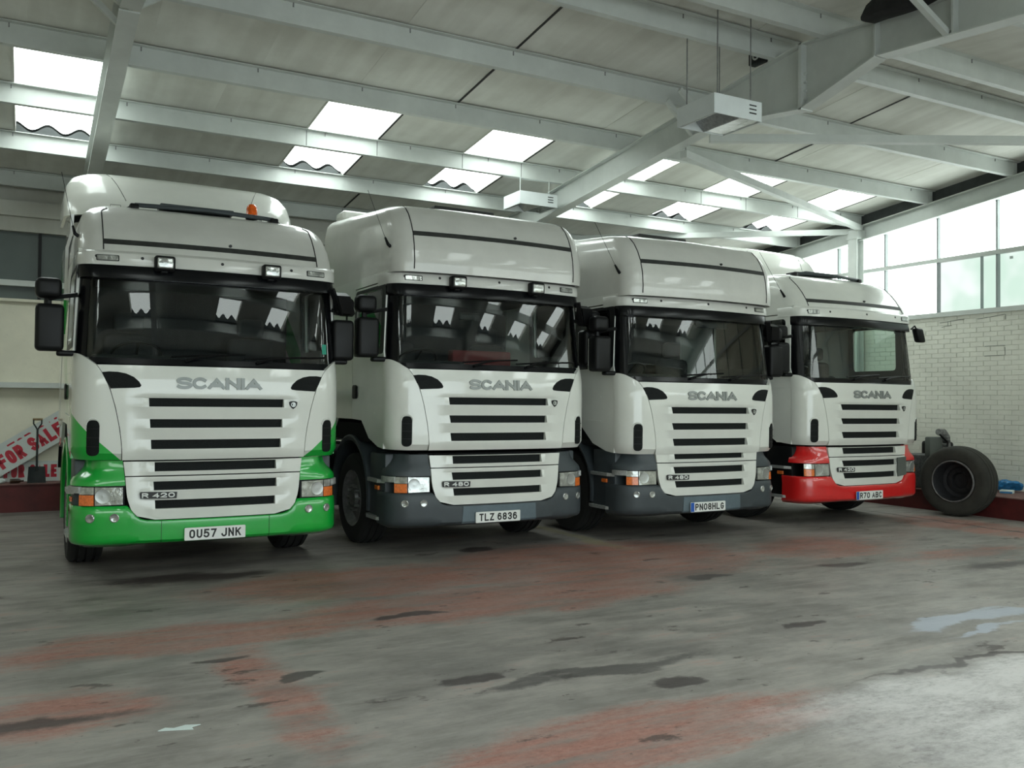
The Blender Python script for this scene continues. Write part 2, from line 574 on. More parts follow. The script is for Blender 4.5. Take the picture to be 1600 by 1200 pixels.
    def obj(self, name, m_, parent=None, loc=(0, 0, 0), rz=0.0, smooth=35):
        return link(name, self.mesh(name, m_, smooth), parent, loc, rz)


def link(name, me, parent=None, loc=(0, 0, 0), rz=0.0):
    o = D.objects.new(name, me)
    COL.objects.link(o)
    o.location = loc
    o.rotation_euler = (0, 0, rz)
    if parent:
        o.parent = parent
    return o


def tag(o, label=None, cat=None, group=None, kind=None):
    if label:
        o['label'] = label
    if cat:
        o['category'] = cat
    if group:
        o['group'] = group
    if kind:
        o['kind'] = kind
    return o


def empty(name, loc, rz=0.0):
    o = D.objects.new(name, None)
    o.empty_display_size = 0.1
    COL.objects.link(o)
    o.location = loc
    o.rotation_euler = (0, 0, rz)
    return o


def lerp(tab, z):
    if z <= tab[0][0]:
        return tab[0][1]
    for (a, va), (b, vb) in zip(tab, tab[1:]):
        if z <= b:
            k = (z - a) / (b - a)
            return va + (vb - va) * k
    return tab[-1][1]


def frange(a, b, n):
    return [a + (b - a) * i / (n - 1) for i in range(n)]


def text_geo(s, size, extrude, bold=0.0, sx=1.0, spacing=1.0):
    cu = D.curves.new('txt', 'FONT')
    cu.body = s
    cu.size = size
    cu.extrude = extrude
    cu.offset = bold
    cu.space_character = spacing
    cu.resolution_u = 3
    ob = D.objects.new('txt', cu)
    COL.objects.link(ob)
    bpy.context.view_layer.update()
    me = ob.to_mesh()
    vs_ = [(v.co.x * sx, v.co.y, v.co.z) for v in me.vertices]
    fs_ = [tuple(p.vertices) for p in me.polygons]
    ob.to_mesh_clear()
    D.objects.remove(ob)
    D.curves.remove(cu)
    return vs_, fs_


def fit_text(s, width, height, extrude, bold=0.0):
    """text scaled to a given box, centred on the origin"""
    vs_, fs_ = text_geo(s, 1.0, 0.1, bold)
    xs = [p[0] for p in vs_]
    ys = [p[1] for p in vs_]
    x0, x1, y0, y1 = min(xs), max(xs), min(ys), max(ys)
    return [((p[0] - x0) / (x1 - x0) * width - width / 2, (p[1] - y0) / (y1 - y0) * height - height / 2, p[2] / 0.1 * extrude) for p in vs_], fs_


# ------------------------------------------------------------------ block lettering drawn with broad strokes
def arc_(cx, cy, rx, ry, a0, a1, n=6):
    return [(cx + rx * math.cos(math.radians(a0 + (a1 - a0) * k / n)), cy + ry * math.sin(math.radians(a0 + (a1 - a0) * k / n))) for k in range(n + 1)]


LOOP = arc_(0.5, 0.68, 0.5, 0.32, 0, 180, 8) + arc_(0.5, 0.32, 0.5, 0.32, 180, 360, 8)
GL = {
    'O': [LOOP + LOOP[:1]], '0': [LOOP + LOOP[:1]], 'Q': [LOOP + LOOP[:1]],
    'U': [[(0, 1)] + arc_(0.5, 0.32, 0.5, 0.32, 180, 360, 8) + [(1, 1)]],
    'J': [[(1, 1)] + arc_(0.5, 0.3, 0.5, 0.3, 0, -170, 8)],
    '5': [[(0.95, 1), (0.1, 1), (0.05, 0.55)] + arc_(0.45, 0.32, 0.55, 0.32, 110, -150, 9)],
    '7': [[(0, 1), (1, 1), (0.3, 0)]],
    'N': [[(0, 0), (0, 1)], [(0, 1), (1, 0)], [(1, 0), (1, 1)]],
    'K': [[(0, 0), (0, 1)], [(1, 1), (0.05, 0.42)], [(0.4, 0.62), (1, 0)]],
    'T': [[(0, 1), (1, 1)], [(0.5, 1), (0.5, 0)]],
    'L': [[(0, 1), (0, 0), (1, 0)]],
    'Z': [[(0, 1), (1, 1), (0, 0), (1, 0)]],
    'H': [[(0, 0), (0, 1)], [(1, 0), (1, 1)], [(0, 0.5), (1, 0.5)]],
    'E': [[(1, 1), (0, 1), (0, 0), (1, 0)], [(0, 0.5), (0.85, 0.5)]],
    'F': [[(1, 1), (0, 1), (0, 0)], [(0, 0.5), (0.85, 0.5)]],
    'I': [[(0.5, 0), (0.5, 1)]],
    'P': [[(0, 0), (0, 1), (0.6, 1)] + arc_(0.6, 0.74, 0.4, 0.26, 90, -90, 7) + [(0, 0.48)]],
    'R': [[(0, 0), (0, 1), (0.6, 1)] + arc_(0.6, 0.74, 0.4, 0.26, 90, -90, 7) + [(0, 0.48)], [(0.5, 0.48), (1, 0)]],
    'S': [arc_(0.5, 0.75, 0.5, 0.25, 25, 250, 9) + arc_(0.5, 0.25, 0.5, 0.25, 70, -155, 9)],
    'C': [arc_(0.5, 0.5, 0.5, 0.5, 42, 318, 14)],
    'G': [arc_(0.5, 0.5, 0.5, 0.5, 42, 350, 15) + [(1, 0.45), (0.55, 0.45)]],
    '2': [arc_(0.5, 0.7, 0.5, 0.3, 165, -20, 8) + [(0, 0), (1, 0)]],
    '3': [arc_(0.5, 0.76, 0.48, 0.24, 160, -90, 8), arc_(0.5, 0.26, 0.5, 0.26, 90, -160, 8)],
    '4': [[(0.75, 0), (0.75, 1), (0, 0.3), (1, 0.3)]],
    '6': [arc_(0.5, 0.55, 0.5, 0.45, 50, 180, 6) + arc_(0.5, 0.32, 0.5, 0.32, 180, 540, 14)],
    '8': [arc_(0.5, 0.76, 0.45, 0.24, 0, 360, 12), arc_(0.5, 0.26, 0.5, 0.26, 0, 360, 12)],
    'A': [[(0, 0), (0.5, 1), (1, 0)], [(0.18, 0.3), (0.82, 0.3)]],
    'B': [[(0, 0), (0, 1), (0.6, 1)] + arc_(0.58, 0.76, 0.38, 0.24, 90, -90, 6) + [(0, 0.52)], [(0, 0), (0.6, 0)] + arc_(0.6, 0.26, 0.4, 0.26, -90, 90, 6)],
}


def stroke_glyph(ch, x0, w_, h, t, fn, e0, e1):
    """one letter as a mesh: fn(x, y, layer) places the points"""
    mb_ = MB()
    for pl in GL[ch]:
        P_ = [Vector((x0 + t / 2 + px * (w_ - t), t / 2 + py * (h - t))) for px, py in pl]
        n = len(P_)
        closed = (P_[0] - P_[-1]).length < 1e-6
        Ls, Rs = [], []
        for i in range(n):
            a = P_[i - 1] if i else (P_[-2] if closed else None)
            b = P_[(i + 1)] if i < n - 1 else (P_[1] if closed else None)
            d1 = (P_[i] - a).normalized() if a is not None else None
            d2 = (b - P_[i]).normalized() if b is not None else None
            if d1 is None:
                d1 = d2
            if d2 is None:
                d2 = d1
            ext = Vector((0, 0))
            if not closed and i == 0:
                ext = -d2 * t / 2
            if not closed and i == n - 1:
                ext = d1 * t / 2
            m2 = Vector((-(d1.y + d2.y), d1.x + d2.x))
            m2 = m2.normalized() if m2.length > 1e-6 else Vector((-d1.y, d1.x))
            k = t / 2 / max(0.45, m2.dot(Vector((-d1.y, d1.x))))
            Ls.append(P_[i] + m2 * k + ext)
            Rs.append(P_[i] - m2 * k + ext)
        for q in (Ls, Rs):
            for p_ in q:
                p_.y = max(0.0, min(h, p_.y))
        o = len(mb_.v)
        for lay in (e0, e1):
            for a, b in zip(Ls, Rs):
                mb_.v += [tuple(fn(a.x, a.y, lay)), tuple(fn(b.x, b.y, lay))]
        m_ = 2 * n
        for i in range(n - 1):
            a = o + 2 * i
            mb_.f += [(a, a + 1, a + 3, a + 2), (a + m_, a + m_ + 2, a + m_ + 3, a + m_ + 1), (a, a + 2, a + m_ + 2, a + m_), (a + 1, a + m_ + 1, a + m_ + 3, a + 3)]
        if not closed:
            mb_.f += [(o, o + m_, o + m_ + 1, o + 1), (o + m_ - 2, o + m_ - 1, o + 2 * m_ - 1, o + 2 * m_ - 2)]
    return mb_


def stroke_text(s, width, h, t, fn, e0=0.0, e1=0.002, gap=0.22, space=0.5):
    """a whole word fitted to a width, left edge at x=0"""
    wt = {'I': 0.32, ' ': space, '1': 0.5}
    units = [wt.get(c, 1.0) for c in s]
    tot = sum(units) + gap * (len(s) - 1)
    u = width / tot
    mb_ = MB()
    x = 0.0
    for c, k in zip(s, units):
        if c != ' ':
            g = stroke_glyph(c, x, max(k * u, t), h, t, fn, e0, e1)
            mb_.add(g.v, g.f)
        x += (k + gap) * u
    return mb_


# ------------------------------------------------------------------ building
SL = 0.1017
Z0 = 5.9423
YR = 6.6          # ridge
XG = 13.2         # inner face of gable wall
YB = 14.4         # inner face of back wall
YF = -1.3         # front of the building
XL = -5.6


def pz(y):
    """height of the purlin undersides"""
    return Z0 - SL * y if y >= YR else (Z0 - SL * YR) - SL * (YR - y)


# floor
fl = MB().box(XL, XG + 0.3, YF - 9, YB + 0.3, -0.2, 0.0).obj('floor', 'floor', smooth=0)
tag(fl, 'grey concrete floor with worn red paint, oil stains and tyre tracks', kind='structure')

# ledges along the back and gable wall
kb = MB().box(XL, XG, 14.05, YB, 0.0, 0.375).obj('trim_1', 'kerb', smooth=0)
tag(kb, 'dark red painted kerb ledge along the back wall', kind='structure')
MB().box(XL, XG, 14.03, YB, 0.375, 0.39).obj('ledge_top', 'kerbtop', kb, smooth=0)
kr = MB().box(12.15, XG, YF, 14.02, 0.0, 0.295).obj('trim_2', 'kerb', smooth=0)
tag(kr, 'dark red painted kerb ledge along the gable wall', kind='structure')
MB().box(12.13, XG, YF, 14.02, 0.295, 0.31).obj('ledge_top', 'kerbtop', kr, smooth=0)

# back wall
wb = MB().box(XL, XG + 0.3, YB, YB + 0.25, 0.0, 2.93).obj('wall_back', 'wall', smooth=0)
tag(wb, 'cream painted back wall', kind='structure')
wn = MB().box(XL, XG, YB + 0.10, YB + 0.12, 2.93, 3.92).obj('window_1', 'dimglass', smooth=0)
tag(wn, 'dim dirty glass strip window high on the back wall', kind='structure')
for i in range(18):
    x = -5.03 + i * 1.03
    if x < XG:
        MB().box(x - 0.02, x + 0.02, YB + 0.03, YB + 0.10, 2.96, 3.92).obj('mullion', 'black', wn, smooth=0)
MB().box(XL, XG, YB - 0.02, YB + 0.09, 3.145, 3.226).obj('window_rail', 'steel', wn, smooth=0)
MB().box(XL, XG, YB - 0.06, YB + 0.09, 2.92, 2.96).obj('window_sill', 'wall', wn, smooth=0)
tr = MB().box(XL, XG, YB - 0.16, YB, 1.71, 1.785).obj('trim_3', 'steel', smooth=0)
tag(tr, 'white horizontal conduit shelf on the back wall', kind='structure')
tr = MB().box(XL, XG, YB, YB + 0.25, 3.92, 4.85).box(XL, XG, YB - 0.1, YB, 4.12, 4.33).obj('trim_4', 'ceil', smooth=0)
tag(tr, 'white eaves beam above the back window', kind='structure')

# gable wall of painted brick
wr = MB().box(XG + 0.012, XG + 0.3, YF, YB, 0.0, 3.05).obj('wall_right', 'mortar', smooth=0)
tag(wr, 'cream painted brick gable wall with a few cracked joints', kind='structure')
BRICK = []
bmh = bmesh.new()
bmesh.ops.create_cube(bmh, size=1.0)
for v in bmh.verts:
    v.co = Vector((v.co.x * 0.014, v.co.y * 0.222, v.co.z * 0.0715))
bmesh.ops.bevel(bmh, geom=[e for e in bmh.edges if all(v.co.x < 0 for v in e.verts)], offset=0.003, segments=1, affect='EDGES')
b1 = MB().frombm(bmh)
brick_me = b1.mesh('brick', 'brickpaint', smooth=0)
near, far_mb = [], MB()
rb = random.Random(3)
for c in range(36):
    zc = 0.31 + 0.0375 + c * 0.0765
    if zc > 3.04:
        break
    for k in range(70):
        yc = YF + 0.1 + k * 0.2285 + (0.114 if c % 2 else 0)
        if yc > YB - 0.1:
            continue
        p = (XG + 0.012 + rb.uniform(-0.0025, 0.0025), yc + rb.uniform(-0.004, 0.004), zc + rb.uniform(-0.0025, 0.0025))
        if 7.75 < yc < 9.9 and zc > 0.55:
            near.append(p)
        else:
            far_mb.add([(a + p[0], b + p[1], cc + p[2]) for a, b, cc in b1.v], b1.f)
near.sort(key=lambda p: abs(p[1] - 8.6) + 0.25 * abs(p[2] - 1.9))
for p in near[300:]:
    far_mb.add([(a + p[0], b + p[1], cc + p[2]) for a, b, cc in b1.v], b1.f)
for p in near[:300]:
    link('brick', brick_me, wr, p)
fb = far_mb.obj('brickwork', 'brickpaint', wr, smooth=0)
fb['kind'] = 'stuff'
ck = MB()
for pts in ([(9.62, 2.955), (9.45, 2.965), (9.3, 2.98), (9.18, 2.985)], [(9.58, 2.88), (9.5, 2.895), (9.4, 2.9)], [(9.47, 2.90), (9.47, 2.97)],
            [(8.95, 2.97), (8.8, 2.98), (8.6, 3.0), (8.5, 3.01)], [(8.49, 2.93), (8.49, 3.01)], [(8.83, 2.53), (8.5, 2.53)], [(8.83, 2.38), (8.5, 2.38)], [(8.5, 2.38), (8.5, 2.5)]):
    ck.tube([(XG + 0.001, y, z) for y, z in pts], 0.004, 5)
ck.obj('mortar_crack', 'greypatch', wr)
MB().box(XG - 0.03, XG + 0.3, YF, YB, 3.05, 3.125).obj('coping', 'steel', wr, smooth=0)

# gable glazing: a sill, a mid rail, mullions and frosted panes under the sloping rake
wg = empty('window_2', (XG, 9.0, 3.12))
tag(wg, 'frosted gable window band with thin grey mullions, glowing with daylight', kind='structure')


def gz(y):
    return pz(y) - 0.27


mull = [8.623 + 1.032 * k for k in range(-9, 6)]
mull = [YF] + [m_ for m_ in mull if YF + 0.2 < m_ < YB - 0.2] + [YB]


def wloc(mb_, name, m_):
    o = mb_.obj(name, m_, None, smooth=0)
    o.parent = wg
    o.matrix_parent_inverse = wg.matrix_world.inverted() if False else Matrix.Translation((-XG, -9.0, -3.12))
    return o


for a, b in zip(mull, mull[1:]):
    if 2.3 < (a + b) / 2 < 6.9:
        seq = [(a, 3.12), (b, 3.12), (b, gz(b) + .1), (a, gz(a) + .1)]
        wloc(MB().prism(seq, XG + 0.03, XG + 0.07, lambda u, v, t: (t, u, v)), 'blank_panel', 'wall')
        continue
    pm = MB().add([(XG + 0.06, a, 3.12), (XG + 0.06, b, 3.12), (XG + 0.06, b, 3.985), (XG + 0.06, a, 3.985),
                   (XG + 0.07, a, 3.12), (XG + 0.07, b, 3.12), (XG + 0.07, b, 3.985), (XG + 0.07, a, 3.985)],
                  [(3, 2, 1, 0), (4, 5, 6, 7), (0, 1, 5, 4), (1, 2, 6, 5), (2, 3, 7, 6), (3, 0, 4, 7)])
    wloc(pm, 'pane', 'hedgepane' if 6.5 < a < 9.6 else 'frost')
    za, zb = gz(a) + .1, gz(b) + .1
    seq = [(a, 3.985), (b, 3.985), (b, zb), (a, za)] if not (a < YR < b) else [(a, 3.985), (b, 3.985), (b, zb), (YR, gz(YR) + .1), (a, za)]
    pm = MB().prism(seq, XG + 0.06, XG + 0.07, lambda u, v, t: (t, u, v))
    wloc(pm, 'pane', 'frost')
for m_ in mull[1:-1]:
    wloc(MB().box(XG - 0.01, XG + 0.06, m_ - 0.014, m_ + 0.014, 3.125, gz(m_) + 0.05), 'mullion', 'mullion')
wloc(MB().box(XG - 0.03, XG + 0.055, YF, YB, 3.955, 4.02), 'window_rail', 'steel')
wloc(MB().box(XG - 0.01, XG + 0.058, 8.885, 8.893, 3.125, 3.96), 'glazing_bar', 'mullion')
wloc(MB().box(XG + 0.045, XG + 0.058, 8.40, 8.45, 3.86, 3.90), 'paper_scrap', 'paper')

# rake beam on the gable; a dark-coloured strip paints the shaded gap above
rk = MB()
for (ya, yb) in ((YF, YR), (YR, YB)):
    for dz0, dz1, x0, x1 in ((-0.27, -0.255, XG - 0.12, XG + 0.05), (-0.27, 0.0, XG - 0.02, XG + 0.0), (-0.015, 0.0, XG - 0.12, XG + 0.05)):
        P_ = [(x, y, pz(y) + dz) for dz in (dz0, dz1) for y in (ya, yb) for x in (x0, x1)]
        rk.add(P_, [(0, 2, 3, 1), (4, 5, 7, 6), (0, 1, 5, 4), (2, 6, 7, 3), (0, 4, 6, 2), (1, 3, 7, 5)])
o = rk.obj('trim_5', 'steel', smooth=0)
tag(o, 'white steel rake beam over the gable window', kind='structure')
rk = MB()
for (ya, yb) in ((YF, YR), (YR, YB)):
    P_ = [(x, y, pz(y) + dz) for dz in (0.0, 0.22) for y in (ya, yb) for x in (XG + 0.02, XG + 0.08)]
    rk.add(P_, [(0, 2, 3, 1), (4, 5, 7, 6), (0, 1, 5, 4), (2, 6, 7, 3), (0, 4, 6, 2), (1, 3, 7, 5)])
o = rk.obj('trim_6', 'darkvoid', smooth=0)
tag(o, 'dark strip across the gap above the rake beam, coloured for its shade', kind='structure')


def slope_box(mb_, x0, x1, ya, yb, d0, d1):
    """a bar following the roof slope between two Y, d0..d1 above the purlin underside"""
    P_ = [(x, y, pz(y) + dz) for dz in (d0, d1) for y in (ya, yb) for x in (x0, x1)]
    mb_.add(P_, [(0, 2, 3, 1), (4, 5, 7, 6), (0, 1, 5, 4), (2, 6, 7, 3), (0, 4, 6, 2), (1, 3, 7, 5)])
    return mb_


# steel portal rafters
def rafter(xc, label):
    r = empty('roof_rafter', (xc, YR, pz(YR)))
    tag(r, label, 'roof beam', 'portal rafters under the roof')
    off = Matrix.Translation((-xc, -YR, -pz(YR)))

    def put(mb_, name):
        q = mb_.obj(name, 'steel', None, smooth=0)
        q.parent = r
        q.matrix_parent_inverse = off
    hw = 0.082
    for (ya, yb) in ((YF, YR), (YR, YB)):
        put(slope_box(MB(), xc - 0.008, xc + 0.008, ya, yb, -0.34, -0.014), 'web')
        put(slope_box(MB(), xc - hw, xc + hw, ya, yb, -0.014, 0.0), 'top_flange')
    put(slope_box(MB(), xc - hw, xc + hw, 8.0, YB, -0.352, -0.338), 'bottom_flange')
    put(slope_box(MB(), xc - hw, xc + hw, YF, 5.66, -0.352, -0.338), 'bottom_flange')
    zb = pz(YR) - 0.665
    hz8, hz5 = pz(7.95) - 0.34, pz(5.69) - 0.34
    # haunch at the ridge
    for (y0, z0_) in ((7.95, hz8), (5.69, hz5)):
        m2 = MB().prism([(y0, z0_), (YR, zb), (YR, pz(YR) - 0.34), (y0, pz(y0) - 0.341)], xc - 0.008, xc + 0.008, lambda u, v, t: (t, u, v))
        put(m2, 'haunch_web')
        L = [(y0, z0_), (YR, zb)]
        m2 = MB().prism([(y0, z0_), (YR, zb), (YR, zb - 0.014), (y0, z0_ - 0.014)], xc - hw, xc + hw, lambda u, v, t: (t, u, v))
        put(m2, 'haunch_flange')
    put(MB().box(xc - hw, xc + hw, YR - 0.02, YR + 0.02, zb - 0.02, pz(YR)), 'splice_plate')
    put(MB().box(xc - 0.075, xc + 0.075, 5.68, 5.70, hz5, pz(5.69)), 'stiffener')
    put(MB().box(xc - 0.075, xc + 0.075, 4.88, 4.90, pz(4.89) - 0.34, pz(4.89)), 'stiffener')
    for s in (-1, 1):
        for k in range(4):
            z = zb + 0.08 + k * 0.09
            put(MB().tube([(xc + s * 0.04, YR + 0.05, z), (xc + s * 0.04, YR - 0.05, z)], 0.012, 6), 'bolt')
    put(MB().bar((xc - 0.05, 4.95, pz(4.95) - 0.33), (xc - 0.75, 4.95, pz(4.95) + 0.02), 0.05, 0.05), 'fly_brace')
    put(MB().bar((xc - 0.05, 8.3, pz(8.3) - 0.33), (xc - 0.45, 8.3, pz(8.3) + 0.02), 0.05, 0.05), 'fly_brace')
    for s in (-1, 1):
        put(MB().bar((xc + s * 0.05, 8.0, pz(8.0) - 0.3), (xc + s * 0.5, 8.0, pz(8.0) + 0.02), 0.05, 0.05), 'fly_brace')
    return r


rafter(0.685, 'white steel roof beam rising above the truck with green bumper')
rafter(6.95, 'white steel roof beam with bolted ridge haunch beside the big lamp')

HOOK = MB().box(-0.006, 0.006, -0.004, 0.004, -0.028, 0.028).mesh('hook_bolt', 'rim', 0)
# purlins
PY = [12.65, 11.19, 9.75, 8.30, 6.94, 6.27, 4.95, 3.5, 2.05, 0.6, -0.85]
PY_L = ['lowest white purlin above the eaves at the back', 'white purlin crossing the middle of the skylights', 'white purlin along the upper edge of the skylights',
        'white purlin fourth up from the back eaves', 'white purlin just behind the roof ridge', 'white purlin just in front of the roof ridge',
        'white purlin on the near roof slope, next to the ridge', 'white purlin high on the near slope, second from ridge',
        'white purlin on near slope, third from ridge', 'white purlin on near slope, fourth from ridge', 'white purlin at the front eaves']
for y, lb in zip([14.12] + PY, ['white eaves purlin right at the back wall'] + PY_L):
    z = pz(y)
    r = empty('roof_purlin', (0, y, z))
    tag(r, lb, 'roof beam', 'purlins carrying the ceiling boards')
    MB().box(XL, XG - 0.02, -0.006, 0.006, 0.0, 0.2).obj('web', 'steel', r, smooth=0)
    MB().box(XL, XG - 0.02, -0.006, 0.07, -0.008, 0.0).obj('bottom_flange', 'steel', r, smooth=0)
    MB().box(XL, XG - 0.02, -0.07, 0.006, 0.192, 0.2).obj('top_flange', 'steel', r, smooth=0)
    MB().box(XG - 0.12, XG - 0.02, -0.012, 0.055, 0.0, 0.2).obj('end_cleat', 'steel', r, smooth=0)
    for k in range(16):
        xx = XL + 0.7 + k * 1.17
        link('hook_bolt', HOOK, r, (xx, -0.008, 0.178))
    if abs(y - 11.19) > 0.1:
        continue
    for xx in (3.05, 3.99, 5.23, 6.16, 9.47, 10.42, 11.6):  # thin dark strips painting the shadow edges on the skylit purlin
        MB().box(xx - 0.003, xx + 0.003, -0.009, -0.005, 0.0, 0.2).obj('shadow_edge_strip', 'seam', r, smooth=0)

# ceiling boards between purlins, with skylight bays
PW = 1.086
SKYX = [(-0.20, 0.74), (3.05, 3.99), (5.23, 6.16), (7.38, 8.31), (9.47, 10.42), (11.58, 12.46), (-3.4, -2.46)]
rows_y = [(14.4, 12.65), (12.65, 11.19), (11.19, 9.75), (9.75, 8.30), (8.30, 6.94), (6.94, 6.6), (6.6, 6.27), (6.27, 4.95), (4.95, 3.5), (3.5, 2.05), (2.05, 0.6), (0.6, -0.85), (-0.85, -1.3)]
ce = empty('ceiling', (4, YR, pz(YR) + 0.2))
tag(ce, 'grey fibre board ceiling lining between the purlins', kind='structure')
CEO = Matrix.Translation((-4, -YR, -pz(YR) - 0.2))
cache = {}
SKYROWS = {1, 2}
SKYROWS_N = {9, 10}
for ri, (yh, yl) in enumerate(rows_y):
    sky = ri in SKYROWS or ri in SKYROWS_N
    if sky:
        segs = []
        x = XL
        for (a, b) in sorted(SKYX):
            segs.append((x, a))
            x = b
        segs.append((x, XG))
        cells = []
        for a, b in segs:
            n = max(1, round((b - a) / PW))
            for k in range(n):
                cells.append((a + (b - a) * k / n, a + (b - a) * (k + 1) / n))
    else:
        n = 17
        cells = [(XL + (XG - XL) * k / n, XL + (XG - XL) * (k + 1) / n) for k in range(n)]
    ln = yh - yl
    ym = (yh + yl) / 2
    sgn = 1 if ym > YR else -1
    for (a, b) in cells:
        key = (round(b - a, 2), round(ln, 2), sgn)
        if key not in cache:
            wd, dd = (b - a) / 2 + 0.004, ln / 2 - 0.002
            s = -SL * sgn
            P_ = [(x, y, y * s + dz) for dz in (0, 0.012) for y in (-dd, dd) for x in (-wd, wd)]
            cache[key] = MB().add(P_, [(0, 2, 3, 1), (4, 5, 7, 6), (0, 1, 5, 4), (2, 6, 7, 3), (0, 4, 6, 2), (1, 3, 7, 5)]).mesh('ceiling_board', 'ceil', 0)
        q = D.objects.new('ceiling_board', cache[key])
        COL.objects.link(q)
        q.parent = ce
        q.matrix_parent_inverse = CEO
        q.location = ((a + b) / 2, ym, pz(ym) + 0.203 + random.uniform(0, 0.006))
# dark open joints seen between some boards
for (x, ya, yb) in ((4.47, 6.94, 8.30), (4.47, 8.30, 9.75), (3.99, 9.75, 12.6), (4.47, 12.65, 14.2), (6.17, 9.8, 12.6), (10.43, 9.8, 12.6), (12.47, 9.8, 12.6), (9.5, 6.94, 8.3), (9.6, 8.3, 9.75), (6.1, 5.0, 6.2)):
    q = slope_box(MB(), x - 0.012, x + 0.012, ya, yb, 0.196, 0.204).obj('board_joint', 'seam', None, smooth=0)
    q.parent = ce
    q.matrix_parent_inverse = CEO
# outer roof deck keeps the daylight out above the boards
dk = MB()
for (a, b) in [(XL - 0.1, -3.4), (-2.46, -0.20), (0.74, 3.05), (3.99, 5.23), (6.16, 7.38), (8.31, 9.47), (10.42, 11.58), (12.46, XG + 0.3)]:
    slope_box(dk, a - 0.02, b + 0.02, YR, YB + 0.3, 0.39, 0.41)
    slope_box(dk, a - 0.02, b + 0.02, YF - 0.1, YR, 0.39, 0.41)
for (a, b) in SKYX:
    for (ya, yb) in ((12.7, YB + 0.3), (YR, 9.70), (3.52, YR), (YF - 0.1, 0.56)):
        slope_box(dk, a - 0.02, b + 0.02, ya, yb, 0.412, 0.43)
o = dk.obj('roof_deck', 'darkvoid', None, smooth=0)
o.parent = ce
o.matrix_parent_inverse = CEO

# skylights: corrugated translucent sheet, sides, and wavy closer at the foot
SKL = {(-0.20, 0.74): 'bright corrugated skylight at the far left of the roof', (3.05, 3.99): 'bright corrugated skylight above the second truck, between left beam and lamp',
       (5.23, 6.16): 'bright corrugated skylight just left of the small white lamp', (7.38, 8.31): 'bright skylight partly hidden behind the big roof beam',
       (9.47, 10.42): 'bright corrugated skylight crossed by the diagonal brace', (11.58, 12.46): 'bright corrugated skylight nearest the gable window',
       (-3.4, -2.46): 'bright corrugated skylight out of view to the left'}
LAM, AMP = 0.37, 0.045


def skylight(a, b, ya, yb, label):
    """ya lower end (towards the eaves), yb upper end"""
    s = empty('roof_skylight', ((a + b) / 2, (ya + yb) / 2, pz((ya + yb) / 2) + 0.25))
    tag(s, label, 'skylight', 'roof skylights')
    inv = Matrix.Translation(-Vector(s.location))

    def put(mb_, name, m_, sm=0):
        q = mb_.obj(name, m_, None, smooth=sm)
        q.parent = s
        q.matrix_parent_inverse = inv
    n = 31
    m2 = MB()
    xs = frange(a, b, n)
    for y in (ya, yb):
        for dz in (0.0, 0.006):
            m2.v += [(x, y, pz(y) + 0.325 + dz + AMP * math.cos((x - a) / LAM * 2 * math.pi)) for x in xs]
    for i in range(n - 1):
        m2.f += [(i, i + 1, 2 * n + i + 1, 2 * n + i), (n + i, 3 * n + i, 3 * n + i + 1, n + i + 1),
                 (i, n + i, n + i + 1, i + 1), (2 * n + i, 2 * n + i + 1, 3 * n + i + 1, 3 * n + i)]
    put(m2, 'roof_sheet', 'skylight', 40)
    for x in (a, b):
        put(slope_box(MB(), x - 0.012, x + 0.012, min(ya, yb), max(ya, yb), 0.2, 0.395), 'side_board', 'ceil')
    # wavy end of the cement sheet
    m2 = MB()
    inset = 0.03
    for y in (ya - math.copysign(inset, ya - yb), ya - math.copysign(inset + 0.03, ya - yb)):
        m2.v += [(x, y, pz(y) + 0.20) for x in xs]
        m2.v += [(x, y, pz(y) + 0.272 + AMP * math.cos((x - a) / LAM * 2 * math.pi)) for x in xs]
    for i in range(n - 1):
        m2.f += [(i, i + 1, n + i + 1, n + i), (2 * n + i, 3 * n + i, 3 * n + i + 1, 2 * n + i + 1), (n + i, n + i + 1, 3 * n + i + 1, 3 * n + i)]
    put(m2, 'wavy_closer', 'darkvoid')


for (a, b), lb in SKL.items():
    skylight(a, b, 12.70, 9.72, lb)
ORD = ['first', 'second', 'third', 'fourth', 'fifth', 'sixth', 'seventh']
for i, (a, b) in enumerate(SKYX):
    skylight(a, b, 0.60, 3.48, '%s skylight from the gable on the near roof slope, overhead' % ORD[sorted(SKYX, reverse=True).index((a, b))])

# wind bracing and gable post
def brace(p0, p1, label, r=0.045):
    b = MB().bar(p0, p1, 0.09, 0.09)
    o = b.obj('roof_brace', 'steel', smooth=0)
    tag(o, label, 'brace', 'diagonal roof braces by the gable')


brace((7.0, 8.12, 4.70), (13.1, 4.82, 4.72), 'white level roof brace running right from the haunched beam')
brace((7.0, 8.60, 4.63), (13.08, 11.12, 4.76), 'white diagonal roof brace crossing a skylight down to the post')
brace((13.08, 11.27, 4.72), (7.0, 14.5, 4.48), 'white level roof brace running left from the top of the post')
ps = empty('gable_post', (13.06, 11.2, 0.315))
tag(ps, 'white steel post standing against the frosted gable window', 'post')
for nm, bx in (('web', (-0.08, 0.08, -0.01, 0.01)), ('flange', (-0.09, -0.076, -0.1, 0.1)), ('flange', (0.076, 0.09, -0.1, 0.1))):
    MB().box(bx[0], bx[1], bx[2], bx[3], 0, 4.30).obj(nm, 'steel', ps, smooth=0)
MB().box(-0.1, 0.1, -0.12, 0.12, 4.25, 4.41).obj('cap_plate', 'steel', ps, smooth=0)

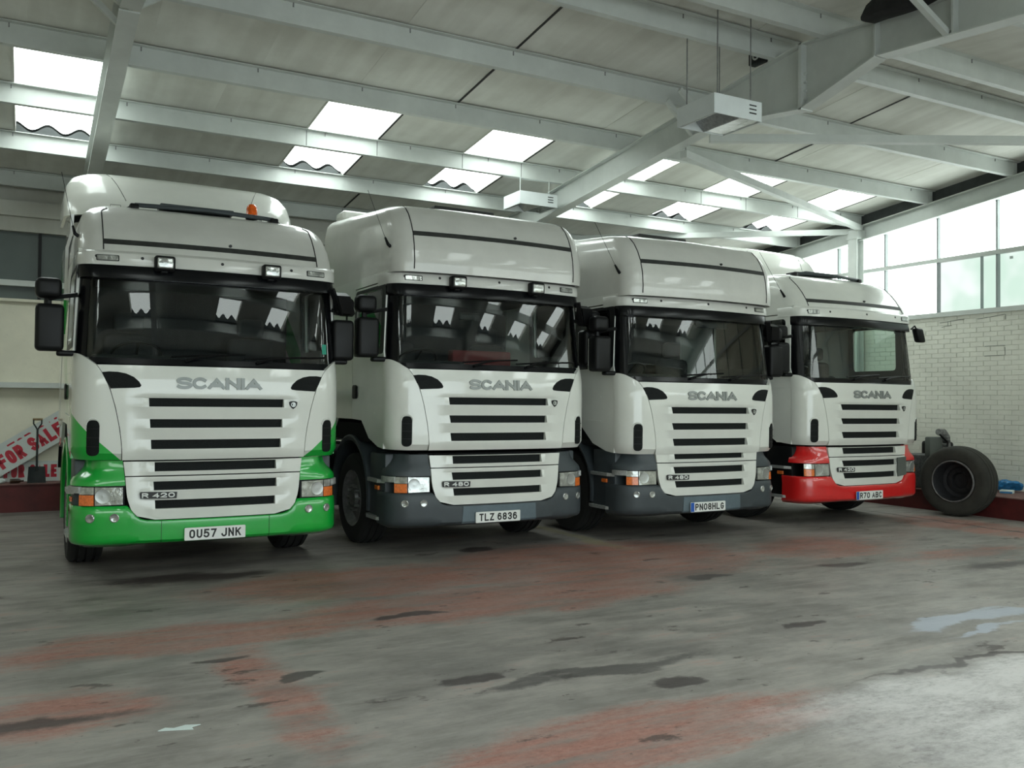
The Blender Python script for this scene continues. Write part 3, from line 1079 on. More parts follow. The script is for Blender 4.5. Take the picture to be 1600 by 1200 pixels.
# shell behind and left of the camera
o = MB().box(XL - 0.25, XL, YF - 9, YB, 0, 5.6).obj('wall_left', 'wall', smooth=0)
tag(o, 'cream painted left wall', kind='structure')
wf = MB()
wf.box(XL, -0.3, YF - 0.25, YF, 0, 2.95)
wf.box(7.4, XG + 0.3, YF - 0.25, YF, 0, 2.95)
wf.box(XL, XG + 0.3, YF - 0.25, YF, 3.95, 4.9)
wf.box(-0.5, -0.3, YF - 0.25, YF, 2.95, 3.95)
wf.box(7.4, 7.6, YF - 0.25, YF, 2.95, 3.95)
o = wf.obj('wall_front', 'wall', smooth=0)
tag(o, 'cream painted front wall around the open vehicle doorway', kind='structure')
w3 = empty('window_3', (4, YF, 2.95))
tag(w3, 'daylit window band in the front wall', kind='structure')
for x0 in (-5.5, -4.5, -3.5, -2.5, -1.5, 7.6, 8.6, 9.6, 10.6, 11.6):
    for nm, m_, bx in (('pane', 'frost', (x0 + 0.02, x0 + 0.98, -0.13, -0.12, 0.02, 0.98)), ('mullion', 'slate_light', (x0 + 0.98, x0 + 1.02, -0.16, -0.09, 0.0, 1.0))):
        MB().box(bx[0] - 4, bx[1] - 4, bx[2], bx[3], bx[4], bx[5]).obj(nm, m_, w3, smooth=0)
# ------------------------------------------------------------------ trucks
class Surf:
    """body surface given by plan curves: bowed front, round corners, straight sides (x lateral, y back, z up)"""

    def __init__(self, F, W, R, B):
        self.F, self.W, self.R, self.B = F, W, R, B
        self.c = {}

    def plan(self, z):
        k = round(z, 4)
        if k not in self.c:
            f, w_, r, b = lerp(self.F, z), lerp(self.W, z), lerp(self.R, z), lerp(self.B, z)
            ac = w_ - r
            for _ in range(6):
                ac = w_ - r * (1 - math.sin(math.atan(2 * b * ac)))
            p0 = math.atan(2 * b * ac)
            self.c[k] = (f, w_, r, b, ac, p0)
        return self.c[k]

    def PN(self, q, z, off=0.0):
        f, w_, r, b, ac, p0 = self.plan(z)
        s = -1.0 if q < 0 else 1.0
        q = abs(q)
        if q <= 1:
            a = q * ac
            d = f + b * a * a
            L = math.hypot(1, 2 * b * a)
            n = (2 * b * a / L, -1 / L)
        elif q <= 2:
            psi = p0 + (q - 1) * (math.pi / 2 - p0)
            a = ac + r * (math.sin(psi) - math.sin(p0))
            d = f + b * ac * ac + r * (math.cos(p0) - math.cos(psi))
            n = (math.sin(psi), -math.cos(psi))
        else:
            a = w_
            d = f + b * ac * ac + r * math.cos(p0) + (q - 2)
            n = (1.0, 0.0)
        return Vector((s * (a + n[0] * off), d + n[1] * off, z)), Vector((s * n[0], n[1], 0))

    def P(self, q, z, off=0.0):
        return self.PN(q, z, off)[0]

    def qa(self, a, z):
        f, w_, r, b, ac, p0 = self.plan(z)
        s = -1.0 if a < 0 else 1.0
        a = abs(a)
        if a <= ac:
            return s * a / ac
        sp = min(1.0, (a - ac) / r + math.sin(p0))
        return s * (1 + (math.asin(sp) - p0) / (math.pi / 2 - p0))

    def qd(self, d, z):
        f, w_, r, b, ac, p0 = self.plan(z)
        return 2 + d - (f + b * ac * ac + r * math.cos(p0))

    def A(self, a, z, off=0.0):
        return self.P(self.qa(a, z), z, off)


def C(v):
    return [(0, v)]


HOOD = Surf([(1.03, 0.045), (1.06, 0.025), (1.12, 0.012), (1.6, 0.008), (1.75, 0.015), (1.862, 0.035), (1.96, 0.075)], C(1.168), C(0.26), C(0.075))
BUMP = Surf([(0.30, 0.06), (0.325, 0.03), (0.36, 0.004), (0.58, 0.0), (0.66, 0.018)], C(1.165), C(0.27), C(0.09))
LOWG = Surf([(0.52, 0.022), (0.65, 0.022), (0.9, 0.035), (1.05, 0.04)], C(1.158), C(0.25), C(0.085))
WIND = Surf([(1.84, 0.082), (1.9, 0.095), (2.7, 0.19)], [(1.86, 1.15), (2.7, 1.118)], C(0.20), C(0.085))
VIS = Surf([(2.60, 0.115), (2.74, 0.145)], C(1.135), C(0.16), C(0.095))
BAND = Surf([(2.72, 0.125), (2.84, 0.14), (2.88, 0.17)], C(1.145), C(0.16), C(0.095))
ROOF_HIGH = Surf([(2.84, 0.175), (2.945, 0.225), (3.05, 0.295), (3.15, 0.38), (3.25, 0.49), (3.30, 0.575), (3.34, 0.69), (3.37, 0.86), (3.385, 1.1)],
                 [(2.84, 1.135), (3.05, 1.13), (3.2, 1.105), (3.25, 1.08), (3.30, 1.035), (3.34, 0.97), (3.37, 0.87), (3.385, 0.6)], C(0.2), [(2.84, 0.085), (3.25, 0.085), (3.385, 0.05)])
ROOF_TOP = Surf([(2.84, 0.045), (2.95, 0.038), (3.1, 0.052), (3.235, 0.088), (3.35, 0.145), (3.45, 0.215), (3.53, 0.305), (3.565, 0.40), (3.59, 0.54), (3.606, 0.76), (3.613, 1.0)],
                [(2.84, 1.135), (3.2, 1.135), (3.4, 1.125), (3.50, 1.10), (3.545, 1.06), (3.575, 1.015), (3.595, 0.95), (3.607, 0.86), (3.613, 0.68)], C(0.21), [(2.84, 0.085), (3.5, 0.085), (3.613, 0.05)])
UB = [(1.03, 0.782), (1.048, 0.783), (1.18, 0.788), (1.32, 0.806), (1.497, 0.841), (1.67, 0.889), (1.80, 0.950), (1.862, 0.99)]
UBL = [(0.530, 0.50), (0.536, 0.58), (0.550, 0.635), (0.575, 0.672), (0.64, 0.718), (0.75, 0.742), (0.9, 0.754), (1.04, 0.772)]
SLOTS_U = [(1.546, 0.583, 0.037), (1.363, 0.571, 0.037), (1.182, 0.558, 0.040)]
SLOT_4 = [(0.984, 0.524, 0.039)]
SLOTS_L = [(0.82, 0.532, 0.037), (0.66, 0.515, 0.036)]


def sheet(rows, th, skip=()):
    """rows of (point, normal); rims turned inwards by th along the normal"""
    m_ = MB()
    n = len(rows[0])
    N = []
    for r in rows:
        for p, nn in r:
            m_.v.append(tuple(p))
            N.append(nn)
    cnt = {}
    for i in range(len(rows) - 1):
        for j in range(n - 1):
            if (i, j) in skip:
                continue
            f = (i * n + j, i * n + j + 1, (i + 1) * n + j + 1, (i + 1) * n + j)
            m_.f.append(f)
            for k in range(4):
                e = tuple(sorted((f[k], f[(k + 1) % 4])))
                cnt[e] = cnt.get(e, 0) + 1
    if th:
        new = {}
        for e, c_ in cnt.items():
            if c_ != 1:
                continue
            for v in e:
                if v not in new:
                    new[v] = len(m_.v)
                    m_.v.append(tuple(Vector(m_.v[v]) - N[v] * th))
            m_.f.append((e[0], e[1], new[e[1]], new[e[0]]))
    return m_


def patch(outer, holes, fn, w0, w1, cu=(), cv=()):
    """flat outline (with holes) cut into strips and laid on a surface: fn(u, v, w)"""
    loops = [[Vector((u, v, 0)) for u, v in outer]] + [[Vector((u, v, 0)) for u, v in h] for h in holes]
    flat = [p for lp in loops for p in lp]
    tris = tessellate_polygon(loops)
    bm = bmesh.new()
    vs_ = [bm.verts.new(p) for p in flat]
    for t in tris:
        try:
            bm.faces.new([vs_[i] for i in t])
        except ValueError:
            pass
    bmesh.ops.dissolve_limit(bm, angle_limit=0.01, verts=bm.verts, edges=bm.edges)
    for u in cu:
        bmesh.ops.bisect_plane(bm, geom=bm.verts[:] + bm.edges[:] + bm.faces[:], plane_co=(u, 0, 0), plane_no=(1, 0, 0))
    for v in cv:
        bmesh.ops.bisect_plane(bm, geom=bm.verts[:] + bm.edges[:] + bm.faces[:], plane_co=(0, v, 0), plane_no=(0, 1, 0))
    bm.verts.index_update()
    n = len(bm.verts)
    m_ = MB()
    m_.v = [tuple(fn(v.co.x, v.co.y, w1)) for v in bm.verts] + [tuple(fn(v.co.x, v.co.y, w0)) for v in bm.verts]
    for f in bm.faces:
        ids = [v.index for v in f.verts]
        m_.f.append(tuple(ids))
        m_.f.append(tuple(n + i for i in ids[::-1]))
    for e in bm.edges:
        if len(e.link_faces) == 1:
            a, b = e.verts[0].index, e.verts[1].index
            m_.f.append((a, b, n + b, n + a))
    bm.free()
    return m_


def rrect(u0, u1, v0, v1, r, n=4):
    o = []
    for cx, cy, a0 in ((u1 - r, v1 - r, 0), (u0 + r, v1 - r, 90), (u0 + r, v0 + r, 180), (u1 - r, v0 + r, 270)):
        for k in range(n + 1):
            a = math.radians(a0 + 90 * k / n)
            o.append((cx + r * math.cos(a), cy + r * math.sin(a)))
    return o


def louvre_panel(S, ub, z0, z1, slots, amp, th=0.05, extra=()):
    """front panel with real slots; columns follow the slot ends and the panel edge"""
    se = sorted((z, h) for z, h, t in slots)
    knots = []
    sl = sorted(slots, key=lambda s: -s[0])
    zprev = z1
    prof = [(z1, 0.0)]
    for (z, h, t) in sl:
        zt, zb = z + t, z - t
        if zprev - zt > 0.03 and not knots:
            prof.append((min(zprev - 0.002, zt + 0.018), 0.0))
        prof += [(zt + 0.001, -amp), (zb - 0.001, amp)]
        knots.append((zt, zb))
        zprev = zb
    prof.append((max(z0, zprev - 0.09), 0.0 if zprev - z0 > 0.03 else amp * 0.5))
    prof.append((z0 - 0.001, 0.0))
    prof.sort()
    zs = {z0, z1}
    for zt, zb in knots:
        zs |= {zt, zb, zt + 0.006, zt + 0.012, zb - 0.006, zb - 0.014}
    for z in frange(z0, z1, 2 + int((z1 - z0) / 0.035)):
        if all(abs(z - k) > 0.009 for k in zs) and not any(b < z < t for t, b in knots):
            zs.add(z)
    zs |= set(extra)
    zs = sorted(z for z in zs if z0 <= z <= z1)
    cs = frange(0, 0.97, 9) + [1.0, 1.04, 1.1, 1.2, 1.3, 1.42, 1.55, 1.7, 1.85, 2.0]
    cols = [-c for c in cs[::-1]] + cs[1:]
    rows = []
    for z in zs:
        r = []
        for c in cols:
            a_s, a_b = lerp(se, z), lerp(ub, z)
            a_s = min(a_s, a_b * 0.8)
            a = abs(c) * a_s if abs(c) <= 1 else a_s + (abs(c) - 1) * (a_b - a_s)
            fade = 1.0 if abs(c) <= 1.04 else max(0.0, 1 - (abs(c) - 1.04) / 0.5)
            fade = fade * fade * (3 - 2 * fade)
            h = lerp(prof, z) * fade
            r.append(S.PN(S.qa(math.copysign(a, c), z), z, h))
        rows.append(r)
    skip = set()
    for i in range(len(zs) - 1):
        zm = (zs[i] + zs[i + 1]) / 2
        if any(b < zm < t for t, b in knots):
            for j in range(len(cols) - 1):
                if abs((cols[j] + cols[j + 1]) / 2) < 1:
                    skip.add((i, j))
    return sheet(rows, th, skip)


def side_x(z):
    return lerp([(0, 1.165), (1.95, 1.165), (2.87, 1.135)], z)


WHEEL_CACHE = {}


def wheel_meshes():
    if WHEEL_CACHE:
        return WHEEL_CACHE
    t = MB().lathe([(-0.10, 0.29), (-0.145, 0.31), (-0.155, 0.38), (-0.15, 0.455), (-0.125, 0.49), (-0.09, 0.497), (-0.085, 0.485), (-0.065, 0.485), (-0.06, 0.5),
                    (-0.01, 0.5), (-0.007, 0.487), (0.007, 0.487), (0.01, 0.5), (0.06, 0.5), (0.065, 0.485), (0.085, 0.485), (0.09, 0.497), (0.125, 0.49),
                    (0.15, 0.455), (0.155, 0.38), (0.145, 0.31), (0.10, 0.29)], 48, close=True)
    WHEEL_CACHE['tyre'] = t.mesh('tyre', 'rubber', 30)
    r = MB().lathe([(-0.13, 0.27), (-0.14, 0.30), (0.125, 0.30), (0.14, 0.315), (0.15, 0.305), (0.135, 0.285), (0.10, 0.26), (0.07, 0.235), (0.09, 0.20), (0.10, 0.16), (0.10, 0.10), (0.14, 0.09), (0.145, 0.0)], 40)
    WHEEL_CACHE['rim'] = r.mesh('rim', 'rim', 30)
    nb = MB()
    for k in range(10):
        a = 2 * math.pi * k / 10
        nb.tube([(0.095, 0.135 * math.cos(a), 0.135 * math.sin(a)), (0.15, 0.135 * math.cos(a), 0.135 * math.sin(a))], 0.016, 6)
    WHEEL_CACHE['nut'] = nb.mesh('wheel_nuts', 'chrome', 30)
    return WHEEL_CACHE


def truck(X, Y, yaw, dz, sp):
    root = empty('tractor_truck', (X, Y, 0), math.radians(yaw) - TH)
    tag(root, sp['label'], 'truck', 'tractor units parked in a row')
    L = root
    cab = (0, 0, dz)

    def put(mb_, name, m_, parent=None, up_=True, smooth=35, label=None):
        o = mb_.obj(name, m_, parent or root, cab if (up_ and parent is None) else (0, 0, 0), smooth=smooth)
        if label:
            o['label'] = label
        return o

    paint, corner = 'white', sp.get('corner', 'white')
    # --- hood with louvres
    hood = put(louvre_panel(HOOD, UB, 1.048, 1.862, SLOTS_U, 0.013), 'hood_panel', paint)
    for z, h, t in SLOTS_U:
        put(patch(rrect(-h - 0.02, h + 0.02, z - t - 0.02, z + t + 0.02, 0.01, 1), [], lambda u, v, w_: HOOD.A(u, v, w_), -0.06, -0.035, frange(-0.6, 0.6, 9)), 'grille_mesh', 'mesh', hood)
    for s in (-1, 1):
        pts = [(0.952, 1.798), (0.90, 1.805), (0.83, 1.803), (0.765, 1.790), (0.705, 1.762), (0.662, 1.722), (0.645, 1.690), (0.655, 1.674), (0.70, 1.668), (0.884, 1.660), (0.905, 1.705), (0.93, 1.755)]
        pts = [(s * a, z) for a, z in pts]
        put(patch(pts, [], lambda u, v, w_: HOOD.A(u, v, w_), -0.03, 0.003, [s * k for k in (0.7, 0.76, 0.82, 0.88)], (1.70, 1.74, 1.78)), 'air_intake', 'mesh', hood, label='black air intake vent')
    # lettering, one piece per letter
    x = -0.363
    for ch, wd in zip('SCANIA', (0.132, 0.128, 0.150, 0.128, 0.038, 0.146)):
        m_ = stroke_glyph(ch, x, wd, 0.105, 0.026 if ch in 'SC' else 0.031, lambda u, v, e: HOOD.A(u, 1.664 + v, e), 0.0, 0.014)
        put(m_, 'letter', 'letter', hood, smooth=0, label='silver letter')
        x += wd + (0.0015 if ch in 'SCA' else 0.005)
    # crest
    sh = [(0.0, 0.036), (0.022, 0.034), (0.038, 0.026), (0.036, 0.0), (0.022, -0.022), (0.0, -0.038), (-0.022, -0.022), (-0.036, 0.0), (-0.038, 0.026), (-0.022, 0.034)]
    cr = put(patch([(0.668 + a, 1.532 + b) for a, b in sh], [], lambda u, v, w_: HOOD.A(u, v, w_), 0, 0.012), 'crest_badge', 'ink', hood, label='small dark shield crest')
    ring = [(0.668 + 0.022 * math.cos(a), 1.535 + 0.022 * math.sin(a)) for a in frange(0, 2 * math.pi, 17)[:-1]]
    ri = [(0.668 + 0.016 * math.cos(a), 1.535 + 0.016 * math.sin(a)) for a in frange(0, 2 * math.pi, 17)[:-1]]
    rg = patch(ring, [ri], lambda u, v, w_: HOOD.A(u, v, w_), 0.012, 0.015)
    gr = patch([(0.660, 1.522), (0.672, 1.520), (0.678, 1.532), (0.682, 1.545), (0.670, 1.550), (0.661, 1.545), (0.666, 1.536)], [], lambda u, v, w_: HOOD.A(u, v, w_), 0.012, 0.016)
    rg.add(gr.v, gr.f)
    rg.obj('crest_emblem', 'chrome', hood)
    # --- corner panels with side vents
    for s in (-1, 1):
        cols = frange(0, 1, 19)
        rows = []
        for v in frange(0, 1, 15):
            r = []
            for c in cols:
                zt = 1.862 + 0.098 * math.sin(min(1, c * 1.35) * math.pi / 2)
                zb = 1.048 + 0.006 * c
                z = zb + (zt - zb) * v
                q0 = HOOD.qa(lerp(UB, min(z, 1.862)) + 0.006, z)
                q1 = HOOD.qd(0.343, z)
                q = q0 + (q1 - q0) * c
                r.append(HOOD.PN(s * q, z, 0.0 - 0.03 * (1 - min(1, v / 0.06)) ** 2))
            rows.append(r)
        cp = put(sheet(rows, 0.05), 'corner_panel', corner)
        qc = HOOD.qa(1.012, 1.25)
        rr = 0.26 * 1.3
        fnv = lambda u, v, w_, s=s, qc=qc, rr=rr: HOOD.P(s * (qc + u / rr), v, w_)
        put(patch(rrect(-0.047, 0.047, 1.088, 1.39, 0.04), [], fnv, -0.02, 0.004, (-0.02, 0.0, 0.02)), 'side_vent', 'mesh', cp, label='dark oval side vent')
        for k in range(3):
            zz = 1.16 + 0.075 * k
            put(patch([(-0.045, zz), (0.045, zz), (0.045, zz + 0.008), (-0.045, zz + 0.008)], [], fnv, 0.0, 0.012, (-0.02, 0.0, 0.02)), 'vent_fin', 'black', cp)
        MB().tube([fnv((0.052 + 0.10 * max(0, k - 0.55)) * -math.cos(math.pi * min(1, k / 0.55)) if k < 0.55 else 0.052 + 0.16 * (k - 0.55), 1.348 + (0.055 * math.sin(math.pi * k / 0.55) if k < 0.55 else 0) - 0.0 * k, 0.002) for k in frange(0, 0.55, 11)], 0.009, 6).obj('vent_lip', corner, cp)
    # --- lower grille: upper strip and flap
    st = put(louvre_panel(LOWG, UBL, 0.91, 1.032, SLOT_4, 0.009, 0.04), 'grille_strip', paint, up_=False)
    flap = put(louvre_panel(LOWG, UBL, 0.531, 0.90, SLOTS_L, 0.011, 0.04), 'lower_grille', paint, up_=False)
    for z, h, t in SLOT_4 + SLOTS_L:
        put(patch(rrect(-h - 0.02, h + 0.02, z - t - 0.02, z + t + 0.02, 0.01, 1), [], lambda u, v, w_: LOWG.A(u, v, w_), -0.06, -0.03, frange(-0.5, 0.5, 7)), 'grille_mesh', 'mesh', st if z > 0.9 else flap)
    bd = put(patch([(-0.635, 0.715), (-0.345, 0.712), (-0.340, 0.765), (-0.630, 0.772), (-0.642, 0.76)], [], lambda u, v, w_: LOWG.A(u, v, w_), 0.008, 0.022, (-0.55, -0.45)), 'model_badge', 'ink', flap, label='black badge with silver characters')
    stroke_text(sp['badge'], 0.262, 0.042, 0.0095, lambda u, v, e: LOWG.A(-0.623 + u, 0.721 + v, 0.022 + e), 0.0, 0.004, 0.22, 0.25).obj('badge_text', 'plate', bd, smooth=0)
    if sp.get('patch'):
        put(patch([(0.535, 0.62), (0.735, 0.64), (0.745, 0.885), (0.535, 0.875)], [], lambda u, v, w_: LOWG.A(u, v, w_), 0.012, 0.024, (0.6, 0.67)), 'cover_panel', 'greypatch', flap, label='plain grey cover panel over the grille end')
    # --- brows over the headlights
    for s in (-1, 1):
        rows = []
        for z, off in ((1.04, -0.11), (0.99, -0.10), (0.95, -0.075), (0.915, -0.04), (0.885, -0.012), (0.86, 0.0), (0.828, 0.003)):
            q0, q1 = LOWG.qa(lerp(UBL, z) + 0.006, z), LOWG.qd(0.40, z)
            rows.append([LOWG.PN(s * (q0 + (q1 - q0) * c), z, off * min(1, 0.25 + 1.6 * c)) for c in frange(0, 1, 15)])
        put(sheet(rows, 0.04), 'headlight_brow', sp['brow'], up_=False)
        # headlight
        zb, zt = 0.664, 0.822
        lm = lambda u, v, w_, s=s: LOWG.P(s * u, v, w_)
        qi, qm, qo = LOWG.qa(0.772, 0.75), LOWG.qa(0.985, 0.75), LOWG.qa(1.10, 0.75)
        ho = put(patch([(LOWG.qa(0.760, 0.75), zb - 0.006), (qo + 0.03, zb - 0.006), (qo + 0.03, zt + 0.006), (LOWG.qa(0.760, 0.75), zt + 0.006)], [], lm, -0.06, -0.015, frange(0.7, 1.6, 10)), 'headlight', 'black', up_=False)
        put(patch([(qi, zb + 0.006), (qm, zb), (qm, zt - 0.003), (qi, zt - 0.008)], [], lm, -0.02, 0.004, frange(0.8, 1.4, 9)), 'headlight_lens', sp.get('lens', 'lens'), ho, up_=False)
        P_, N_ = LOWG.PN(s * (qi * 0.45 + qm * 0.55), 0.742, 0.004)
        u_ = Vector((-N_.y, N_.x, 0))
        bw = MB()
        for (rr, hh) in ((0.062, -0.002), (0.060, 0.004), (0.052, 0.003), (0.03, 0.0015), (0.001, 0.003)):
            bw.v += [tuple(P_ + N_ * hh + u_ * rr * math.cos(2 * math.pi * k / 18) + Vector((0, 0, 1)) * rr * 1.0 * math.sin(2 * math.pi * k / 18)) for k in range(18)]
        for i in range(4):
            for k in range(18):
                bw.f.append((i * 18 + k, i * 18 + (k + 1) % 18, (i + 1) * 18 + (k + 1) % 18, (i + 1) * 18 + k))
        bw.obj('reflector_bowl', 'chrome', ho)
        put(patch([(qm + 0.03, zb), (qo, zb), (qo, zb + 0.088), (qm + 0.03, zb + 0.088)], [], lm, -0.02, 0.004, frange(1.0, 1.6, 9)), 'indicator_lens', 'amber', ho, up_=False, label='amber indicator lens')
        put(patch([(qm + 0.03, zb + 0.093), (qo, zb + 0.093), (qo, zt - 0.003), (qm + 0.03, zt - 0.003)], [], lm, -0.02, 0.003, frange(1.0, 1.6, 9)), 'position_lens', 'lens', ho, up_=False)
        if sp.get('trim', True):
            put(patch([(qo - 0.02, zt - 0.055), (LOWG.qd(0.36, 0.75), zt - 0.055), (LOWG.qd(0.36, 0.75), zt), (qo - 0.02, zt)], [], lm, -0.02, 0.018, frange(1.4, 2.2, 9)), 'corner_trim', 'alu', ho, up_=False)
    # --- bumper
    bm_col = sp['bumper']
    qs = BUMP.qd(0.50, 0.5)
    qq = frange(0, 1, 9)[:-1] + frange(1, 2, 9) + frange(2, qs, 5)[1:]
    qq = [-q for q in qq[::-1]] + qq[1:]
    ub_inv = sorted((a, z) for z, a in UBL if z < 0.66)

    def btop(q):
        a = abs(BUMP.P(q, 0.5).x)
        if abs(q) > 1.2 or a > 0.735:
            return 0.656
        if a <= 0.5:
            return 0.524
        return min(0.656, lerp([(0.5, 0.524), (0.58, 0.529), (0.635, 0.543), (0.672, 0.568), (0.715, 0.63), (0.735, 0.656)], a))
    extra = []
    for a in (0.58, 0.635, 0.672, 0.70, 0.715, 0.738):
        extra += [BUMP.qa(a, 0.5), -BUMP.qa(a, 0.5)]
    qq = sorted(set(qq + extra))
    rows = []
    for v, inset in ((-0.09, 0.07), (-0.02, 0.035), (0.0, 0.016), (0.06, 0.003), (0.15, 0), (0.3, 0), (0.5, 0), (0.7, 0), (0.88, 0), (0.96, 0.002), (1.0, 0.012)):
        rows.append([BUMP.PN(q, 0.328 + (btop(q) - 0.328) * v, -inset) for q in qq])
    bump = put(sheet(rows, 0.05), 'bumper', bm_col, up_=False)
    if sp.get('centre'):
        put(patch([(-0.43, 0.338), (0.44, 0.338), (0.43, 0.515), (-0.42, 0.515)], [], lambda u, v, w_: BUMP.A(u, v, w_), -0.01, 0.005, frange(-0.4, 0.4, 7), (0.36, 0.42)), 'bumper_step', 'slate_light', bump, label='lighter worn bumper centre')
    if sp.get('bseam'):
        for a in (-0.465, 0.46):
            put(patch([(a - 0.002, 0.335), (a + 0.002, 0.335), (a + 0.002, 0.52), (a - 0.002, 0.52)], [], lambda u, v, w_: BUMP.A(u, v, w_), 0.0, 0.0015, (), (0.36, 0.42)), 'bumper_joint', 'seam', bump)
    if sp.get('fogs', True):
        for s in (-1, 1):
            for a in (1.02, 0.836):
                c = BUMP.qa(a, 0.558)
                P_, N_ = BUMP.PN(s * c, 0.558, 0.0)
                u = Vector((-N_.y, N_.x, 0))
                fo = MB()
                for (rr, hh) in ((0.038, -0.01), (0.038, 0.008), (0.032, 0.012), (0.030, 0.007), (0.018, 0.005), (0.0005, 0.004)):
                    fo.v += [tuple(P_ + N_ * hh + u * rr * math.cos(2 * math.pi * k / 16) + Vector((0, 0, 1)) * rr * math.sin(2 * math.pi * k / 16)) for k in range(16)]
                for i in range(5):
                    for k in range(16):
                        fo.f.append((i * 16 + k, i * 16 + (k + 1) % 16, (i + 1) * 16 + (k + 1) % 16, (i + 1) * 16 + k))
                fo.obj('fog_lamp', 'lens', bump)
    # number plate
    po = sp['po']
    pl = put(patch(rrect(po - 0.26, po + 0.26, 0.342, 0.452, 0.008, 2), [], lambda u, v, w_: Vector((u, -0.012 - w_, v)), 0, 0.006), 'number_plate', 'plate', up_=False)
    tx = po
    tw = 0.44
    if sp.get('eu'):
        put(patch([(po - 0.258, 0.345), (po - 0.208, 0.345), (po - 0.208, 0.449), (po - 0.258, 0.449)], [], lambda u, v, w_: Vector((u, -0.012 - w_, v)), 0.006, 0.0075), 'plate_band', 'eublue', pl)
        tx += 0.022
        tw = 0.43
    stroke_text(sp['plate'], tw, 0.076, 0.0145, lambda u, v, e: Vector((tx - tw / 2 + u, -0.0182 - e, 0.359 + v)), 0.0, 0.001, 0.24, 0.35).obj('plate_text', 'ink', pl, smooth=0)
    # --- dark core behind the bumper, cab floor
    put(MB().box(-0.86, 0.86, 0.17, 1.0, 0.42, 1.05).box(-0.7, 0.7, 0.12, 0.2, 0.5, 1.04), 'front_frame', 'chassis', up_=False, smooth=0)
    put(MB().box(-1.12, 1.12, 0.36, 2.38, 1.12, 1.2).box(-1.12, 1.12, 0.30, 0.36, 1.1, 1.8), 'cab_floor', 'cabin', smooth=0)
    put(MB().box(-0.72, 0.72, 0.25, 4.4, 0.50, 0.72).box(-0.62, 0.62, 0.4, 2.6, 0.36, 0.52), 'light_block_pan', 'chassis', up_=False, smooth=0)  # added dark pan that blocks light, darkening the floor under the truck
    # --- cowl, windscreen, pillars
    cow = [[HOOD.PN(q * 1.02, 1.855, -0.012) for q in frange(-1.05, 1.05, 25)], [WIND.PN(q, 1.875, 0.012) for q in frange(-1.2, 1.2, 25)], [WIND.PN(q, 1.925, 0.006) for q in frange(-1.24, 1.24, 25)]]
    put(sheet(cow, 0.03), 'cowl', 'blackgloss')
    zz = frange(1.90, 2.70, 9)
    ws = put(sheet([[WIND.PN(q, z, 0.0) for q in frange(-1.38, 1.38, 33)] for z in zz], 0.006), 'windscreen', 'glass')
    for s in (-1, 1):
        rows = []
        for z in frange(1.86, 2.74, 9):
            q1 = WIND.qd(0.365, z)
            rows.append([WIND.PN(s * (1.34 + (q1 - 1.34) * c), z, 0.006) for c in frange(0, 1, 11)])
        put(sheet(rows, 0.03), 'windscreen_pillar', 'blackgloss')
    rows = [[WIND.PN(q, z, 0.004) for q in frange(-1.36, 1.36, 31)] for z in (2.61, 2.66, 2.74)]
    put(sheet(rows, 0.02), 'header_strip', 'blackgloss')
    # wipers
    for a0, a1 in ((-0.28, 0.12), (0.34, 0.88)):
        ar = MB().tube([WIND.A(a0, 1.915, 0.03), WIND.A(a0 + 0.12, 1.95, 0.045), WIND.A((a0 + a1) / 2 + 0.1, 1.975, 0.03)], [0.014, 0.011, 0.007], 6)
        wp = put(ar, 'wiper_arm', 'black')
        MB().tube([WIND.A(a0 - 0.12, 1.945, 0.012), WIND.A((a0 + a1) / 2, 1.97, 0.015), WIND.A(a1 + 0.12, 1.985, 0.012)], 0.008, 5).obj('wiper_blade', 'black', wp)
    if sp.get('sticker'):
        put(patch([(0.985, 2.02), (1.03, 2.02), (1.03, 2.115), (0.985, 2.115)], [], lambda u, v, w_: WIND.A(u, v, w_), 0.001, 0.003), 'windscreen_sticker', 'greensticker', ws)
    # --- sun visor and band
    rows = [[VIS.PN(q, z, o_) for q in frange(-2.15, 2.15, 41)] for z, o_ in ((2.615, -0.02), (2.618, 0.0), (2.66, 0.006), (2.735, 0.0))]
    put(sheet(rows, 0.03), 'sun_visor', 'blackgloss')
    rows = [[BAND.PN(q, z, o_) for q in frange(-2.22, 2.22, 41)] for z, o_ in ((2.728, -0.05), (2.729, 0.0), (2.78, 0.004), (2.835, 0.0), (2.856, -0.012), (2.866, -0.035), (2.868, -0.10))]
    bnd = put(sheet(rows, 0.02), 'roof_band', sp.get('roofm', 'roofwhite'))
    for a in (-1.0, -0.64, 0.03, 0.67):
        put(patch([(a + 0.014 * math.cos(t), 2.80 + 0.014 * math.sin(t)) for t in frange(0, 2 * math.pi, 11)[:-1]], [], lambda u, v, w_: BAND.A(u, v, w_), 0, 0.006), 'band_plug', 'ink', bnd)
